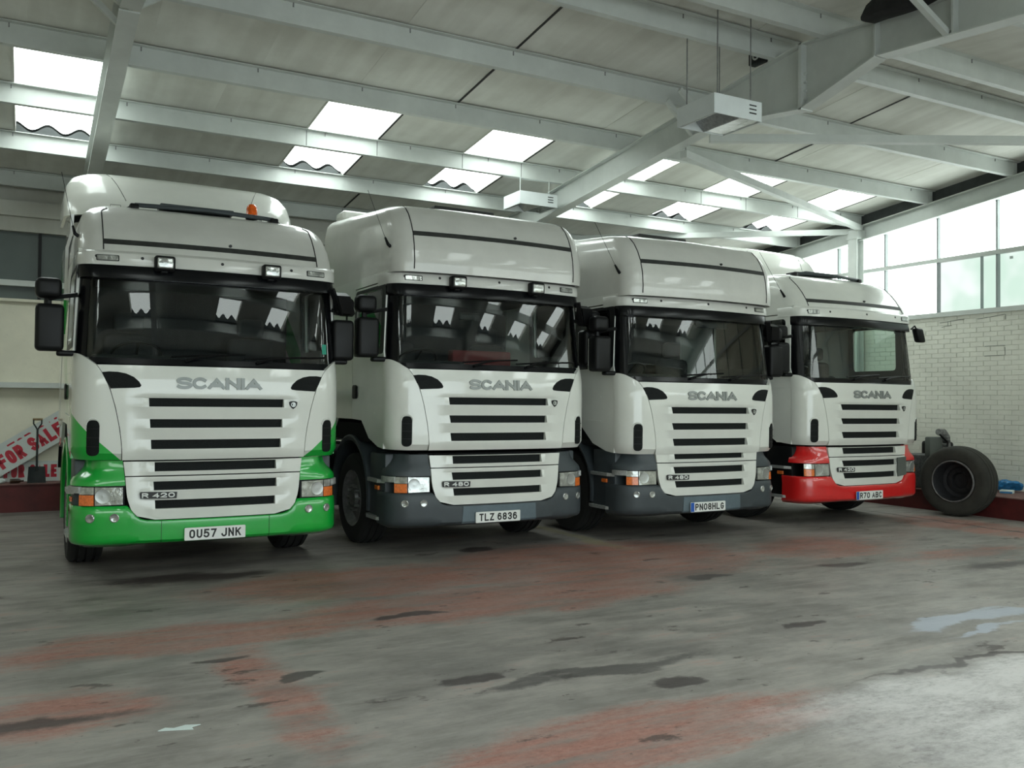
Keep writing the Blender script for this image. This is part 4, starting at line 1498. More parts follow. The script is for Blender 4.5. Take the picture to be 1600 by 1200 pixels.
    for s in (-1, 1):
        ml = put(patch(rrect(s * 0.913 - 0.09, s * 0.913 + 0.09, 2.762, 2.815, 0.008, 2), [], lambda u, v, w_: BAND.A(u, v, w_), 0, 0.008, (s * 0.86, s * 0.913, s * 0.96)), 'marker_lamp', 'black', bnd)
        put(patch(rrect(s * 0.913 - 0.082, s * 0.913 + 0.082, 2.768, 2.809, 0.006, 2), [], lambda u, v, w_: BAND.A(u, v, w_), 0.006, 0.012, (s * 0.86, s * 0.913, s * 0.96)), 'marker_lens', 'lens', bnd)
        if sp.get('lamps'):
            a = s * 0.466
            base = BAND.A(a, 2.76, 0.0)
            M = Matrix.Translation(base)
            wl = put(MB().rbox(-0.085, 0.085, -0.095, 0.0, -0.065, 0.065, 0.02, 3, M), 'work_lamp', 'black', label='black rectangular work lamp')
            MB().rbox(-0.066, 0.066, -0.105, -0.08, -0.047, 0.047, 0.018, 3, M).obj('lamp_glass', 'lens', wl)
            MB().rbox(-0.03, 0.03, -0.04, 0.02, -0.08, -0.06, 0.006, 1, M).obj('lamp_bracket', 'black', wl)
    # --- roof
    RS = ROOF_HIGH if sp['roof'] == 'high' else ROOF_TOP
    zlist = [z for z, _ in RS.F]
    zz = []
    for a, b in zip(zlist, zlist[1:]):
        zz += frange(a, b, 4)[:-1]
    zz.append(zlist[-1])
    DR = 2.50
    rm = MB()
    nq = 0
    for z in zz:
        qe = RS.qd(DR - 0.3 * max(0, (z - 3.3)) ** 1.0 * 0, z)
        ql = frange(0, 1, 12)[:-1] + frange(1, 2, 9) + frange(2, qe, 6)[1:]
        ql = [-q for q in ql[::-1]] + ql[1:]
        nq = len(ql)
        rise = 0.085 if sp['roof'] == 'top' else 0.01
        for q in ql:
            P_ = RS.P(q, z)
            k = max(0.0, min(1.0, (z - 2.95) / 0.55))
            P_.z += rise * k * max(0, P_.y - 0.6)
            rm.v.append(tuple(P_))
    for i in range(len(zz) - 1):
        for j in range(nq):
            j2 = (j + 1) % nq
            rm.f.append((i * nq + j, i * nq + j2, (i + 1) * nq + j2, (i + 1) * nq + j))
    rm.f.append(tuple((len(zz) - 1) * nq + j for j in range(nq)))
    roof = put(rm, 'roof_shell', sp.get('roofm', 'roofwhite'), smooth=50)
    zs_, zt_ = (2.945, 3.25) if sp['roof'] == 'high' else (3.235, 3.54)
    put(patch([(-0.94, zs_ - 0.024), (0.94, zs_ - 0.024), (0.94, zs_ + 0.024), (-0.94, zs_ + 0.024)], [], lambda u, v, w_: RS.A(u, v, w_), -0.01, 0.005, frange(-0.9, 0.9, 15)), 'roof_strip', 'stripe', roof)
    rise = 0.085 if sp['roof'] == 'top' else 0.01
    for s in (-1, 1):
        path = []
        for z in frange(2.868, zt_ + 0.045, 24):
            aa = 0.944 - 0.05 * max(0, (z - zt_) / 0.045) ** 2
            P_ = RS.A(s * aa, z, 0.001)
            P_.z += rise * max(0.0, min(1.0, (z - 2.95) / 0.55)) * max(0, P_.y - 0.6)
            path.append(P_)
        put(MB().tube(path, 0.006, 5), 'roof_seam', 'seam', roof)
    a = 0.12 if sp['roof'] == 'high' else 0.20
    put(MB().tube([RS.A(a, zs_ + 0.045, -0.01), RS.A(a, zs_ + 0.045, 0.02)], 0.014, 10), 'washer_nozzle', 'ink', roof)
    # aerial
    ab = RS.P(-RS.qd(0.22, 3.10), 3.10, 0.0) if sp['roof'] == 'top' else RS.P(-RS.qd(0.42, 3.0), 3.0, 0.0)
    an = put(MB().tube([ab, ab + Vector((-0.03, -0.01, 0.02)), ab + Vector((-0.045, 0.03, 0.09))], [0.018, 0.016, 0.010], 8), 'aerial', 'black')
    MB().tube([ab + Vector((-0.045, 0.03, 0.09)), ab + Vector((-0.13, 0.32, 0.62))], 0.0025, 5).obj('aerial_whip', 'black', an)
    # --- doors and sides
    for s in (-1, 1):
        fs = lambda u, v, w_, s=s: Vector((s * (side_x(v) + w_), u, v))
        hole = rrect(0.47, 1.24, 2.07, 2.70, 0.05, 3)
        door = put(patch([(0.349, 1.056), (0.5, 1.07), (0.77, 1.15), (1.0, 1.33), (1.305, 1.34), (1.305, 2.755), (0.40, 2.755), (0.372, 2.05), (0.349, 1.97)], [hole], fs, -0.03, 0.0, (), (1.95,)), 'door', corner)
        if sp.get('blackframe', True):
            put(patch(rrect(0.376, 1.285, 2.02, 2.735, 0.05, 3), [hole], fs, 0.0, 0.004, ()), 'window_trim', 'black', door)
        put(patch(rrect(0.455, 1.255, 2.055, 2.715, 0.05, 3), [], fs, -0.02, -0.014, ()), 'side_window', 'sideglass', door)
        put(patch([(0.37, 1.2), (1.3, 1.36), (1.3, 2.74), (0.40, 2.74), (0.37, 1.97)], [rrect(0.48, 1.23, 2.08, 2.69, 0.05, 3)], fs, -0.07, -0.05, (), (1.95,)), 'door_lining', 'cabin', door)
        hd = put(MB().rbox(0, 1, 0, 1, 0, 1, 0.2, 2, Matrix.Translation(Vector((s * 1.165 - (0.012 if s > 0 else 0.018), 1.13, 1.56))) @ Matrix.Diagonal((0.03, 0.15, 0.15, 1))), 'door_handle', 'black', door)
        put(patch([(0.36, 1.79), (1.3, 1.80), (1.3, 1.808), (0.36, 1.80)], [], fs, 0.0, 0.004), 'door_crease', corner, door)
        for z_ in (1.42, 1.70):
            put(patch([(0.60, z_ - 0.01), (1.30, z_), (1.30, z_ + 0.014), (0.60, z_ - 0.004)], [], fs, 0.0, 0.007), 'door_crease', corner, door)
        put(patch([(1.304, 1.34), (1.316, 1.34), (1.316, 2.76), (1.304, 2.76)], [], fs, -0.02, -0.004, (), (1.95,)), 'door_gap', 'seam', door)
        put(patch([(1.315, 1.34), (1.85, 1.34), (2.05, 1.12), (2.42, 1.06), (2.42, 2.87), (0.33, 2.87), (0.372, 2.767), (1.315, 2.767)], [], fs, -0.03, 0.0, (), (1.95,)), 'cab_side', corner)
        # grab panel below the cab, steps, side marker
        sk = MB().rbox(0.86, 1.135, 0.36, 0.80, 0.36, 1.04, 0.02, 2)
        if s < 0:
            sk = sk.mirrored()
        sko = put(sk, 'step_well', 'black' if sp.get('darkstep') else 'slate', up_=False)
        for z, d0, d1, x1 in ((0.765, 0.40, 0.84, 1.185), (0.385, 0.42, 0.86, 1.185)):
            stp = MB().prism([(1.0, d0 + 0.02), (1.13, d0 - 0.03), (x1, d0 + 0.05), (x1, d1 - 0.1), (1.15, d1), (1.0, d1)], z - 0.022, z + 0.012, lambda u, v, t, s=s: (s * u, v, t))
            stp.obj('step', 'alu', sko, smooth=0)
        MB().rbox(s * 1.145 - 0.012, s * 1.145 + 0.012, 0.50, 0.60, 0.665, 0.71, 0.006, 1).obj('side_marker', 'amber', sko)
        # wheel arch
        ar = MB()
        prof = [(0.62, 1.155), (0.60, 1.165), (0.565, 1.155), (0.565, 0.72), (0.62, 0.72)]
        angs = frange(-0.15, math.pi + 0.25, 17)
        for an_ in angs:
            for rr, xx in prof:
                ar.v.append((s * xx, 1.40 - rr * math.cos(an_), 0.52 + rr * math.sin(an_) * 1.1))
        np_ = len(prof)
        for i in range(len(angs) - 1):
            for k in range(np_):
                k2 = (k + 1) % np_
                ar.f.append((i * np_ + k, i * np_ + k2, (i + 1) * np_ + k2, (i + 1) * np_ + k))
        put(ar, 'wheel_arch', sp.get('arch', 'slate'), up_=False)
        put(MB().box(min(s * 0.70, s * 1.13), max(s * 0.70, s * 1.13), 0.80, 2.2, 1.14, 1.33), 'arch_liner', 'chassis', up_=False, smooth=0)
        # wheels
        W = wheel_meshes()
        for d, xx in ((1.38, 0.985), (5.05, 0.86), (5.05, 0.53)):
            wh = empty('wheel', (s * xx, d, 0.5), 0 if s > 0 else math.pi)
            wh.parent = root
            for nm in ('tyre', 'rim', 'nut'):
                link({'nut': 'wheel_nuts'}.get(nm, nm), W[nm], wh)
        # rear mudguard, tank
        mg = MB()
        for an_ in frange(0.2, math.pi - 0.2, 13):
            for xx in (0.35, 1.04):
                mg.v += [(s * xx, 5.05 - 0.58 * math.cos(an_), 0.5 + 0.58 * math.sin(an_)), (s * xx, 5.05 - 0.6 * math.cos(an_), 0.5 + 0.6 * math.sin(an_))]
        for i in range(12):
            b_ = i * 4
            mg.f += [(b_, b_ + 2, b_ + 6, b_ + 4), (b_ + 1, b_ + 5, b_ + 7, b_ + 3), (b_, b_ + 4, b_ + 5, b_ + 1), (b_ + 2, b_ + 3, b_ + 7, b_ + 6)]
        put(mg, 'rear_mudguard', 'black', up_=False)
        put(MB().rbox(min(s * 0.55, s * 1.06), max(s * 0.55, s * 1.06), 2.6, 4.1, 0.42, 1.0, 0.12, 4), 'fuel_tank', 'chassis', up_=False)
        put(MB().box(min(s * 0.34, s * 0.42), max(s * 0.34, s * 0.42), 0.9, 5.7, 0.72, 1.0), 'frame_rail', 'chassis', up_=False, smooth=0)
        # mirrors
        if s > 0 and sp.get('right_mirror', True) is False:
            km = MB().rbox(1.21, 1.36, 0.20, 0.30, 2.48, 2.68, 0.03, 3)
            k_ = put(km, 'kerb_mirror', 'black', label='small drooping black kerb mirror')
            k_.rotation_euler = (0, 0, 0)
            for v in k_.data.vertices:
                v.co.x += (2.66 - v.co.z) * 0.35 - 0.03
            put(MB().tube([(1.10, 0.24, 2.66), (1.18, 0.24, 2.71), (1.24, 0.25, 2.66)], 0.012, 6), 'mirror_arm', 'black', k_)
            continue
        mi = MB().rbox(1.235, 1.455, 0.29, 0.47, 1.975, 2.375, 0.04, 4)
        mu = MB().rbox(1.255, 1.46, 0.30, 0.47, 2.425, 2.60, 0.05, 4)
        arm = MB().tube([(1.13, 0.37, 2.47), (1.30, 0.38, 2.44), (1.36, 0.40, 2.42)], 0.020, 8).tube([(1.36, 0.41, 2.45), (1.36, 0.41, 2.35)], 0.03, 8)
        foot = MB().rbox(1.135, 1.29, 0.33, 0.43, 1.935, 1.985, 0.02, 3)
        gl = MB().rbox(1.25, 1.44, 0.462, 0.476, 2.0, 2.35, 0.006, 1)
        if s > 0 and sp.get('tuck'):
            for m_ in (mi, mu, gl):
                m_.v = [(p_[0] - sp['tuck'], p_[1], p_[2]) for p_ in m_.v]
            arm.v = [(min(p_[0], 1.3), p_[1], p_[2]) for p_ in arm.v]
        if s < 0:
            mi, mu, arm, foot, gl = [m_.mirrored() for m_ in (mi, mu, arm, foot, gl)]
        mo = put(mi, 'door_mirror', 'black', label='large black door mirror housing')
        mu.obj('wide_mirror', 'black', mo)
        arm.obj('mirror_arm', 'black', mo)
        foot.obj('mirror_foot', 'black', mo)
        gl.obj('mirror_glass', 'chrome', mo)
        if s > 0:
            fm = put(MB().bar((1.08, 0.22, 2.66), (1.21, 0.33, 2.43), 0.05, 0.03), 'mirror_stay', 'black')
            MB().prism([(2.64, 0.10), (2.60, 0.02), (2.44, 0.10), (2.42, 0.22), (2.50, 0.25)], 1.12, 1.25, lambda u, v, t: (t + (2.64 - u) * 0.5, v + 0.2, u)).obj('kerb_mirror', 'black', fm)
    put(MB().box(-1.13, 1.13, 2.385, 2.42, 1.06, 2.87), 'cab_rear', paint, smooth=0)
    # --- interior
    put(MB().rbox(-1.06, 1.06, 0.24, 0.80, 1.5, 1.90, 0.07, 3).rbox(-1.02, -0.2, 0.42, 0.72, 1.86, 1.97, 0.05, 3), 'dashboard', 'cabin')
    put(MB().box(-1.1, 1.1, 1.93, 1.98, 1.2, 2.76), 'bunk_curtain', 'fabric', smooth=0)
    put(MB().box(-1.08, 1.08, 0.36, 1.95, 2.72, 2.745), 'roof_lining', 'cabin', smooth=0)
    for s in (-1, 1):
        a = s * 0.60
        sb = put(MB().rbox(a - 0.25, a + 0.25, 0.95, 1.48, 1.42, 1.60, 0.06, 3), 'seat', 'fabric')
        MB().rbox(a - 0.24, a + 0.24, 1.42, 1.58, 1.55, 2.22, 0.07, 3).obj('seat_back', 'fabric', sb)
        MB().rbox(a - 0.14, a + 0.14, 1.46, 1.56, 2.24, 2.44, 0.05, 3).obj('headrest', 'fabric', sb)
    sw = MB()
    ctr = Vector((-0.60, 0.86, 1.98))
    n1 = Vector((0, 0.55, 0.83)).normalized()
    e1 = Vector((1, 0, 0))
    e2 = n1.cross(e1)
    sw.tube([ctr + (e1 * math.cos(t) + e2 * math.sin(t)) * 0.22 for t in frange(0, 2 * math.pi, 25)], 0.016, 6, cap=False)
    for t in (0.3, 2.84, 4.71):
        sw.tube([ctr, ctr + (e1 * math.cos(t) + e2 * math.sin(t)) * 0.22], 0.014, 5)
    put(sw, 'steering_wheel', 'black')
    for nm, m_, bx in sp.get('inside', ()):
        put(MB().rbox(*bx, 0.02, 2), nm, m_)
    # --- roof furniture
    if sp['roof'] == 'high':
        lb = MB().tube([(-0.70, 0.82, 3.345), (-0.64, 0.78, 3.385), (0.0, 0.72, 3.395), (0.64, 0.78, 3.385), (0.72, 0.82, 3.34)], 0.022, 8)
        lb.rbox(-0.42, 0.26, 0.78, 1.0, 3.385, 3.432, 0.01, 2)
        ro = put(lb, 'roof_bar', 'slate', label='dark bar and hatch across the roof front')
        for s in (-1, 1):
            MB().rbox(s * 0.65 - 0.04, s * 0.65 + 0.04, 0.74, 0.90, 3.31, 3.395, 0.015, 2).obj('bar_bracket', 'black', ro)
        # air deflector: tall fairing with round ends
        DF = Surf([(3.44, 1.68), (3.50, 1.70), (3.65, 1.77), (3.80, 1.88), (3.90, 1.99), (3.95, 2.10), (3.975, 2.28)],
                  [(3.44, 1.185), (3.65, 1.185), (3.8, 1.16), (3.90, 1.11), (3.95, 1.05), (3.975, 0.9)], C(0.34), [(3.4, 0.12), (3.975, 0.06)])
        zd = [z for z, _ in DF.F]
        z2 = []
        for a, b in zip(zd, zd[1:]):
            z2 += frange(a, b, 4)[:-1]
        z2.append(zd[-1])
        rows = []
        for z in z2:
            qe = DF.qd(2.75, z)
            ql = frange(0, 1, 12)[:-1] + frange(1, 2, 9) + frange(2, qe, 3)[1:]
            ql = [-q for q in ql[::-1]] + ql[1:]
            rows.append([DF.PN(q, z) for q in ql])
        dm_ = sheet(rows, 0.03)
        nn = len(rows[0])
        dm_.f.append(tuple((len(rows) - 1) * nn + j for j in range(nn)))
        de = put(dm_, 'air_deflector', 'white', smooth=50)
        for s in (-1, 1):
            put(MB().tube([DF.A(s * (0.62 + 0.16 * k), 3.94 - 0.32 * (1 - k) ** 1.3, 0.001) for k in frange(0, 1, 9)], 0.0035, 5), 'deflector_seam', 'greypatch', de)
            put(patch(rrect(s * 0.72 - 0.05, s * 0.72 + 0.05, 3.515, 3.57, 0.004, 1), [rrect(s * 0.72 - 0.046, s * 0.72 + 0.046, 3.519, 3.566, 0.004, 1)], lambda u, v, w_: DF.A(u, v, w_), 0, 0.003), 'deflector_hatch', 'greypatch', de)
        rows = []
        for z in (3.38, 3.445):
            qe = DF.qd(2.6, 3.445)
            rows.append([DF.PN(q, z, -0.06) for q in frange(-qe, qe, 41)])
        put(sheet(rows, 0.02), 'deflector_skirt', 'black', de)
        for s in (-1, 1):
            put(patch([(2.0, 2.6), (2.44, 1.3), (2.62, 1.3), (2.66, 3.44), (1.85, 3.44), (1.9, 3.0)], [], lambda u, v, w_, s=s: Vector((s * (lerp([(3.1, 1.168), (3.25, 1.13), (3.44, 1.125)], v) + w_), u, v)), -0.03, 0.0, (), (2.0, 2.6, 3.0, 3.1, 3.25)), 'side_fairing', corner)
    else:
        ht = MB().rbox(-0.34, 0.42, 1.0, 1.5, 3.65, 3.745, 0.015, 2)
        put(ht, 'roof_hatch', 'stripe', label='dark raised roof hatch')
        sp_ = MB().rbox(-1.0, 1.0, 2.2, 2.5, 3.72, 3.84, 0.04, 3)
        put(sp_, 'roof_spoiler', 'white')
    if sp.get('beacon'):
        be = put(MB().lathe([(3.40, 0.062), (3.428, 0.062), (3.43, 0.05)], 20, (0.47, 0.95, 0), 'z'), 'beacon', 'black', label='orange flashing beacon')
        MB().lathe([(3.428, 0.056), (3.50, 0.054), (3.53, 0.046), (3.548, 0.028), (3.552, 0.001)], 20, (0.47, 0.95, 0), 'z').obj('beacon_lens', 'beacon', be)
    return root


truck(1.505, 8.242, 29.18, -0.003, dict(
    label='white truck with green bumper, orange beacon and tall roof deflector', corner='livery', brow='green', bumper='green', roof='high', lamps=True,
    beacon=True, plate='OU57 JNK', badge='R 420', arch='green', po=-0.021, bseam=True, sticker=True, tuck=0.11))
truck(4.331, 8.234, 29.10, 0.036, dict(
    label='white high-roofed truck with grey bumper and two square visor lamps', brow='slate', bumper='slate', centre=True, roof='top', lamps=True,
    plate='TLZ 6836', badge='R 480', po=-0.033, inside=[('red_blanket', 'redfab', (-0.3, 0.42, 0.56, 0.70, 1.88, 2.10)), ('cab_mirror', 'black', (-0.25, 0.0, 0.5, 0.53, 2.42, 2.5))]))
truck(7.023, 8.056, 29.05, -0.043, dict(
    label='white high-roofed truck with grey bumper and no visor lamps', brow='slate', bumper='slate', centre=True, roof='top', eu=True,
    plate='PN08HLG', badge='R 480', po=-0.086, tuck=0.03, inside=[('red_cloth', 'redfab', (-0.92, -0.80, 0.9, 1.0, 1.9, 2.25)), ('visor_flap', 'cabin', (0.1, 0.6, 0.42, 0.45, 2.55, 2.7))]))
truck(9.924, 8.216, 29.80, 0.011, dict(
    label='white truck with red bumper parked beside the brick wall', brow='red', bumper='red', roof='high', eu=True, roofm='white', blackframe=False, trim=False,
    plate='R70 ABC', badge='R 420', po=-0.091, patch=True, fogs=False, right_mirror=False, darkstep=True, inside=[('dash_paper', 'paper', (-0.74, -0.5, 0.30, 0.44, 1.905, 1.93))]))
# ------------------------------------------------------------------ hanging lamps
def lamp(X, Y, Z, w_, ln, h, tops, label):
    r = empty('hanging_lamp', (X, Y, Z))
    tag(r, label, 'lamp', 'box lamps hung from the roof')
    t = 0.012
    body = MB().box(0, w_, 0, ln, h - t, h).box(0, t, 0, ln, 0, h - t - 0.0005).box(w_ - t, w_, 0, ln, 0, h - t - 0.0005).box(t + 0.0005, w_ - t - 0.0005, 0, t, 0, h - t - 0.0005).box(t + 0.0005, w_ - t - 0.0005, ln - t, ln, 0, h - t - 0.0005)
    body.obj('housing', 'lampbox', r, smooth=0)
    m1 = MB().prism([(0.02, 0.0), (w_ * 0.28, h - 0.03), (w_ * 0.55, 0.0), (w_ * 0.53, 0.0), (w_ * 0.28, h - 0.05), (0.04, 0.0)], 0.02, ln - 0.02, lambda u, v, t_: (u, t_, v))
    m1.obj('reflector', 'lampin', r, smooth=0)
    MB().box(w_ * 0.56, w_ - t, t, ln - t, 0.008, 0.016).obj('lamp_glass', 'lens', r, smooth=0)
    MB().box(w_ * 0.54, w_ * 0.56, t, ln - t, 0.0, h - t).obj('divider', 'lampbox', r, smooth=0)
    for k in range(3):
        MB().box(w_ - 0.16, w_ - 0.07, -0.003, 0.002, h * 0.32 + k * h * 0.2, h * 0.32 + k * h * 0.2 + 0.012).obj('vent_slot', 'seam', r, smooth=0)
    for (x, y, zt) in tops:
        MB().tube([(x, y, h - 0.005), (x, y, zt - Z)], 0.006, 6).obj('suspension_chain', 'steel' if len(tops) < 3 else 'rim', r)
    return r


lamp(5.657, 6.5, 4.335, 0.60, 0.55, 0.19, [(0.08, 0.05, 5.45), (0.08, 0.5, 5.40), (0.5, 0.05, 5.45), (0.5, 0.5, 5.40)], 'large white box lamp hanging in front of the ridge beam')
lamp(6.13, 11.15, 4.42, 0.62, 0.5, 0.185, [(0.02, 0.04, 4.82), (0.5, 0.04, 4.82)], 'small bright box lamp hanging over the second truck')

# ------------------------------------------------------------------ bits on the roof beam
fl_ = empty('flood_lamp', (6.80, 7.12, 5.24))
tag(fl_, 'small black floodlight on top of the roof beam by the ridge', 'lamp')
MB().rbox(-0.05, 0.05, -0.10, 0.10, -0.03, 0.11, 0.015, 2).obj('housing', 'black', fl_)
MB().lathe([(-0.052, 0.05), (-0.06, 0.05), (-0.062, 0.035), (-0.055, 0.03)], 16, (0, -0.02, 0.05), 'x').obj('lamp_ring', 'steel', fl_)


def lump(name, c, r, seed, m_, sub=3, amp=0.3):
    bm = bmesh.new()
    bmesh.ops.create_icosphere(bm, subdivisions=sub, radius=1.0)
    rn = random.Random(seed)
    ph = [(rn.uniform(1, 4), rn.uniform(1, 4), rn.uniform(1, 4), rn.uniform(0, 6)) for _ in range(7)]
    for v in bm.verts:
        n = sum(math.sin(a * v.co.x + b * v.co.y + d * v.co.z + e) for a, b, d, e in ph) / 7
        v.co *= 1 + amp * n + (0.12 * math.sin(9 * v.co.x + 7 * v.co.y) * math.sin(8 * v.co.z + 5 * v.co.y) if amp > 0.3 else 0)
        v.co = Vector((c[0] + v.co.x * r[0], c[1] + v.co.y * r[1], c[2] + max(v.co.z, -0.75) * r[2]))
    return MB().frombm(bm)


tb = MB()
for i, (y, zl, zh, x0, x1) in enumerate([(5.70, 5.13, 5.17, 6.70, 6.80), (5.62, 5.09, 5.26, 6.66, 6.84), (5.48, 5.08, 5.29, 6.63, 6.85), (5.3, 5.05, 5.30, 6.62, 6.85), (5.12, 5.04, 5.29, 6.64, 6.85), (4.98, 5.06, 5.2, 6.7, 6.84)]):
    for k in range(10):
        a = 2 * math.pi * k / 10
        e = 1 + 0.12 * math.sin(3.7 * k + 2.1 * i)
        tb.v.append(((x0 + x1) / 2 + (x1 - x0) / 2 * math.copysign(abs(math.cos(a)) ** 0.6, math.cos(a)) * e, y, (zl + zh) / 2 + (zh - zl) / 2 * math.copysign(abs(math.sin(a)) ** 0.6, math.sin(a))))
for i in range(5):
    for k in range(10):
        tb.f.append((i * 10 + k, i * 10 + (k + 1) % 10, (i + 1) * 10 + (k + 1) % 10, (i + 1) * 10 + k))
tb.f += [tuple(range(10)), tuple(50 + k for k in range(10))[::-1]]
o = tb.obj('tarpaulin_bundle', 'tarp', smooth=40)
tag(o, 'dark tarpaulin bundle stuffed between ceiling and roof beam', 'tarpaulin')

# ------------------------------------------------------------------ things on the back ledge
LB = 0.391
sv = empty('shovel', (0.135, 14.09, LB))
tag(sv, 'black square-mouth shovel leaning on the back wall by the signs', 'shovel')
bl = MB()
for i, z in enumerate(frange(0, 0.225, 7)):
    hw_ = 0.115 - 0.012 * (z / 0.225)
    for x in frange(-1, 1, 9):
        bl.v.append((x * hw_, 0.035 * (1 - x * x) * (0.3 + z * 2.2) + 0.04 * z, z))
for i in range(6):
    for j in range(8):
        a = i * 9 + j
        bl.f.append((a, a + 1, a + 10, a + 9))
bl2 = MB().add([(p[0], p[1] + 0.004, p[2]) for p in bl.v], [f[::-1] for f in bl.f])
bl.add(bl2.v, bl2.f)
bl.obj('blade', 'shovel', sv)
MB().tube([(0, 0.03, 0.17), (0, 0.035, 0.24), (0, 0.06, 0.45), (0, 0.095, 0.74)], [0.02, 0.016, 0.0145, 0.0145], 10).obj('shaft', 'shovel', sv)
MB().tube([(0, 0.095, 0.73), (-0.02, 0.10, 0.77), (-0.05, 0.104, 0.82), (-0.05, 0.106, 0.885)], 0.010, 8).tube([(0, 0.095, 0.73), (0.02, 0.10, 0.77), (0.05, 0.104, 0.82), (0.05, 0.106, 0.885)], 0.010, 8).obj('handle_yoke', 'shovel', sv)
MB().tube([(-0.062, 0.106, 0.88), (0.062, 0.106, 0.88)], 0.016, 10).obj('grip', 'woodgrip', sv)


def sign(name, label, origin, ang, ln, ht, lean, text, tx0, tw, th_, ty, thick, ybase):
    """flat printed board; origin is the lower left corner, text baseline runs along the board"""
    r = empty(name, (origin[0], ybase, origin[1]))
    tag(r, label, 'sign', 'property sign boards on the back ledge')
    ca, sa = math.cos(ang), math.sin(ang)

    def fn(u, v, e):
        z = u * sa + v * ca
        return (u * ca - v * sa, -e + lean * z, z)
    MB().prism([(0, 0), (ln, 0), (ln, ht), (0, ht)], -0.008, 0.0, fn).obj('board', 'board', r, smooth=0)
    stroke_text(text, tw, th_, thick, lambda u, v, e: fn(tx0 + u, ty + v, e), 0.0005, 0.002, 0.18, 0.45).obj('print', 'signred', r, smooth=0)
    return r


A33 = math.radians(33.0)
s_ = sign('sale_sign', 'white sale sign board leaning diagonally behind the shovel', (-0.435, LB + 0.005), A33, 1.30, 0.30, 0.06, 'FOR SALE', 0.225, 0.93, 0.20, 0.06, 0.050, 14.255)
s_ = sign('sale_sign', 'white sale sign board half hidden above the leaning diagonal one', (-0.33, LB + 0.10), A33, 1.25, 0.36, 0.04, 'FOR SALE', 0.30, 0.92, 0.18, 0.12, 0.042, 14.32)
s_ = sign('sale_sign', 'white sale sign board standing upright behind the shovel blade', (-0.30, LB + 0.002), 0.0, 0.725, 0.285, 0.02, 'FOR SALE', 0.03, 0.66, 0.18, 0.055, 0.045, 14.365)
bt = MB().lathe([(0.0, 0.001), (0.0, 0.03), (0.11, 0.031), (0.14, 0.012), (0.17, 0.012), (0.172, 0.001)], 18, (0, 0, 0.032), 'x')
o = bt.obj('bottle', 'bottle', None, (-0.19, 14.12, LB), 0.1)
tag(o, 'dark brown bottle lying on the ledge beside the shovel', 'bottle')
o = lump('plastic_wrap', (-0.36, 14.12, LB + 0.035), (0.12, 0.05, 0.045), 9, 'paper', 3, 0.4).obj('plastic_wrap', 'paper', smooth=40)
tag(o, 'crumpled clear plastic wrap on the ledge below the diagonal sign', 'wrap')

# ------------------------------------------------------------------ wide wheel against the gable kerb
wl = empty('loose_wheel', (11.90, 8.37, 0.505), math.radians(11))
tag(wl, 'loose wide lorry wheel with dusty tyre standing against the kerb', 'wheel')
MB().lathe([(-0.16, 0.295), (-0.185, 0.32), (-0.195, 0.40), (-0.185, 0.455), (-0.15, 0.49), (-0.11, 0.5), (-0.105, 0.488), (-0.09, 0.488), (-0.085, 0.503), (-0.03, 0.505), (-0.026, 0.49), (-0.010, 0.49),
            (-0.006, 0.505), (0.06, 0.505), (0.064, 0.49), (0.08, 0.49), (0.084, 0.503), (0.12, 0.5), (0.16, 0.49), (0.185, 0.455), (0.195, 0.40), (0.185, 0.32), (0.16, 0.295)], 56, close=True).obj('tyre', 'oldrubber', wl)
MB().lathe([(-0.178, 0.30), (-0.190, 0.292), (-0.186, 0.280), (-0.165, 0.272), (-0.10, 0.262), (0.02, 0.255), (0.06, 0.245), (0.07, 0.20), (0.05, 0.17), (0.05, 0.12), (0.07, 0.11), (0.12, 0.10), (0.12, 0.001)], 44).obj('rim', 'darkrim', wl)
MB().lathe([(-0.176, 0.305), (-0.194, 0.296), (-0.194, 0.286), (-0.184, 0.280)], 44).obj('rim_flange', 'rim', wl)
for k in range(8):
    a = 2 * math.pi * (k + 0.3) / 8
    MB().lathe([(0.044, 0.001), (0.044, 0.022), (0.06, 0.022)], 12, (0, 0.145 * math.cos(a), 0.145 * math.sin(a)), 'x').obj('stud_hole', 'seam', wl)

# ------------------------------------------------------------------ engine unit on the gable ledge
en = empty('engine_unit', (12.55, 9.30, 0.311))
tag(en, 'grimy engine unit with thick bent pipe between red-bumpered truck and loose wheel', 'engine')
MB().rbox(-0.34, 0.10, -0.22, 0.35, 0.0, 0.52, 0.03, 2).obj('block', 'engine', en)
MB().rbox(-0.42, -0.12, -0.30, -0.20, 0.50, 0.80, 0.02, 2).obj('side_cover', 'greypatch', en)
MB().rbox(-0.40, -0.08, -0.31, -0.235, 0.08, 0.47, 0.015, 2).obj('front_plate', 'greypatch', en)
MB().tube([(0.02, -0.24, 0.02), (0.03, -0.24, 0.45), (0.04, -0.24, 0.66), (0.02, -0.24, 0.80), (-0.04, -0.24, 0.865), (-0.15, -0.24, 0.875)], [0.055, 0.06, 0.066, 0.066, 0.062, 0.05], 14).obj('bent_pipe', 'enginelight', en)
MB().rbox(0.12, 0.30, -0.20, 0.28, 0.0, 0.72, 0.05, 3).obj('filter_drum', 'black', en)
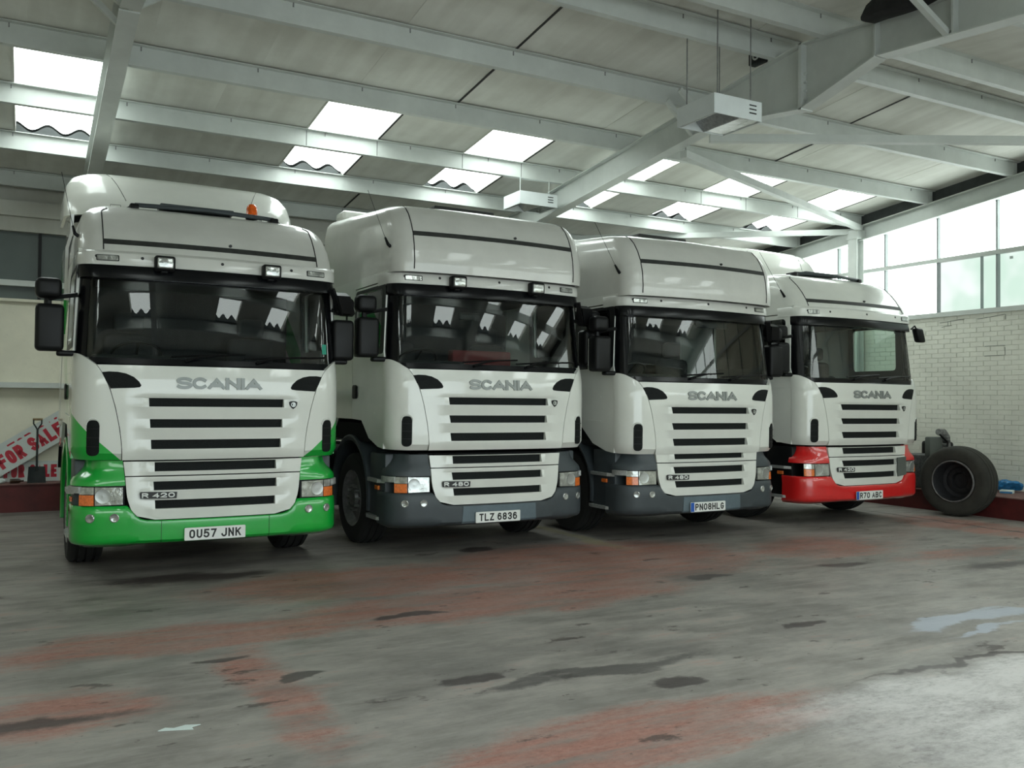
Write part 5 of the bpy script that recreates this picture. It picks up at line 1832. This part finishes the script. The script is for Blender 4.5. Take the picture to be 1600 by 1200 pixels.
MB().rbox(0.28, 0.36, -0.15, 0.05, 0.40, 0.70, 0.03, 2).obj('bracket', 'black', en)
rn = random.Random(5)
for k in range(14):
    z = 0.05 + 0.055 * k
    x = -0.10 + 0.006 * k + rn.uniform(-0.03, 0.03)
    MB().rbox(x - 0.028, x + 0.028, -0.35, -0.24, z, z + 0.042, 0.008, 1).obj('bolt_lug', 'enginelight' if k % 3 else 'engine', en)
MB().tube([(-0.16, -0.33, 0.1), (-0.10, -0.37, 0.3), (-0.14, -0.36, 0.5), (-0.06, -0.34, 0.72), (-0.2, -0.3, 0.84)], 0.016, 8).obj('hose', 'black', en)
MB().tube([(-0.3, -0.32, 0.03), (-0.2, -0.36, 0.04), (-0.02, -0.33, 0.06)], 0.014, 8).obj('hose', 'enginelight', en)

# ------------------------------------------------------------------ things on the gable ledge
o = lump('blue', (12.98, 8.33, 0.40), (0.10, 0.16, 0.09), 21, 'blue', 4, 0.9).obj('plastic_bag', 'blue', smooth=40)
tag(o, 'crumpled blue plastic bag on the ledge beside the wheel', 'bag')
o = lump('cloth', (12.98, 8.72, 0.40), (0.10, 0.17, 0.10), 31, 'teal', 3, 0.4).obj('rag_heap', 'teal', smooth=40)
tag(o, 'dark teal rag heap on the ledge behind the wheel', 'rag')
o = MB().rbox(-0.07, 0.07, -0.09, 0.09, 0, 0.05, 0.01, 2).obj('carton', 'paper', None, (12.72, 8.16, 0.311), 0.4)
tag(o, 'small white and blue carton on the ledge at the right edge', 'carton')
MB().box(-0.072, -0.069, -0.08, 0.08, 0.005, 0.028).obj('print_band', 'blue', o, smooth=0)

# scraps on the floor
sc_ = MB().prism([(-0.10, 0.0), (-0.07, 0.035), (-0.03, 0.02), (0.02, 0.05), (0.09, 0.04), (0.05, 0.015), (0.06, -0.02), (0.0, -0.01), (-0.05, -0.005)], 0.001, 0.004, lambda u, v, t: (u, v, t))
o = sc_.obj('paper_scrap', 'paper', None, (0.67, 4.52, 0), -0.2, smooth=0)
tag(o, 'torn white scrap of paper lying on the bare floor', 'paper')
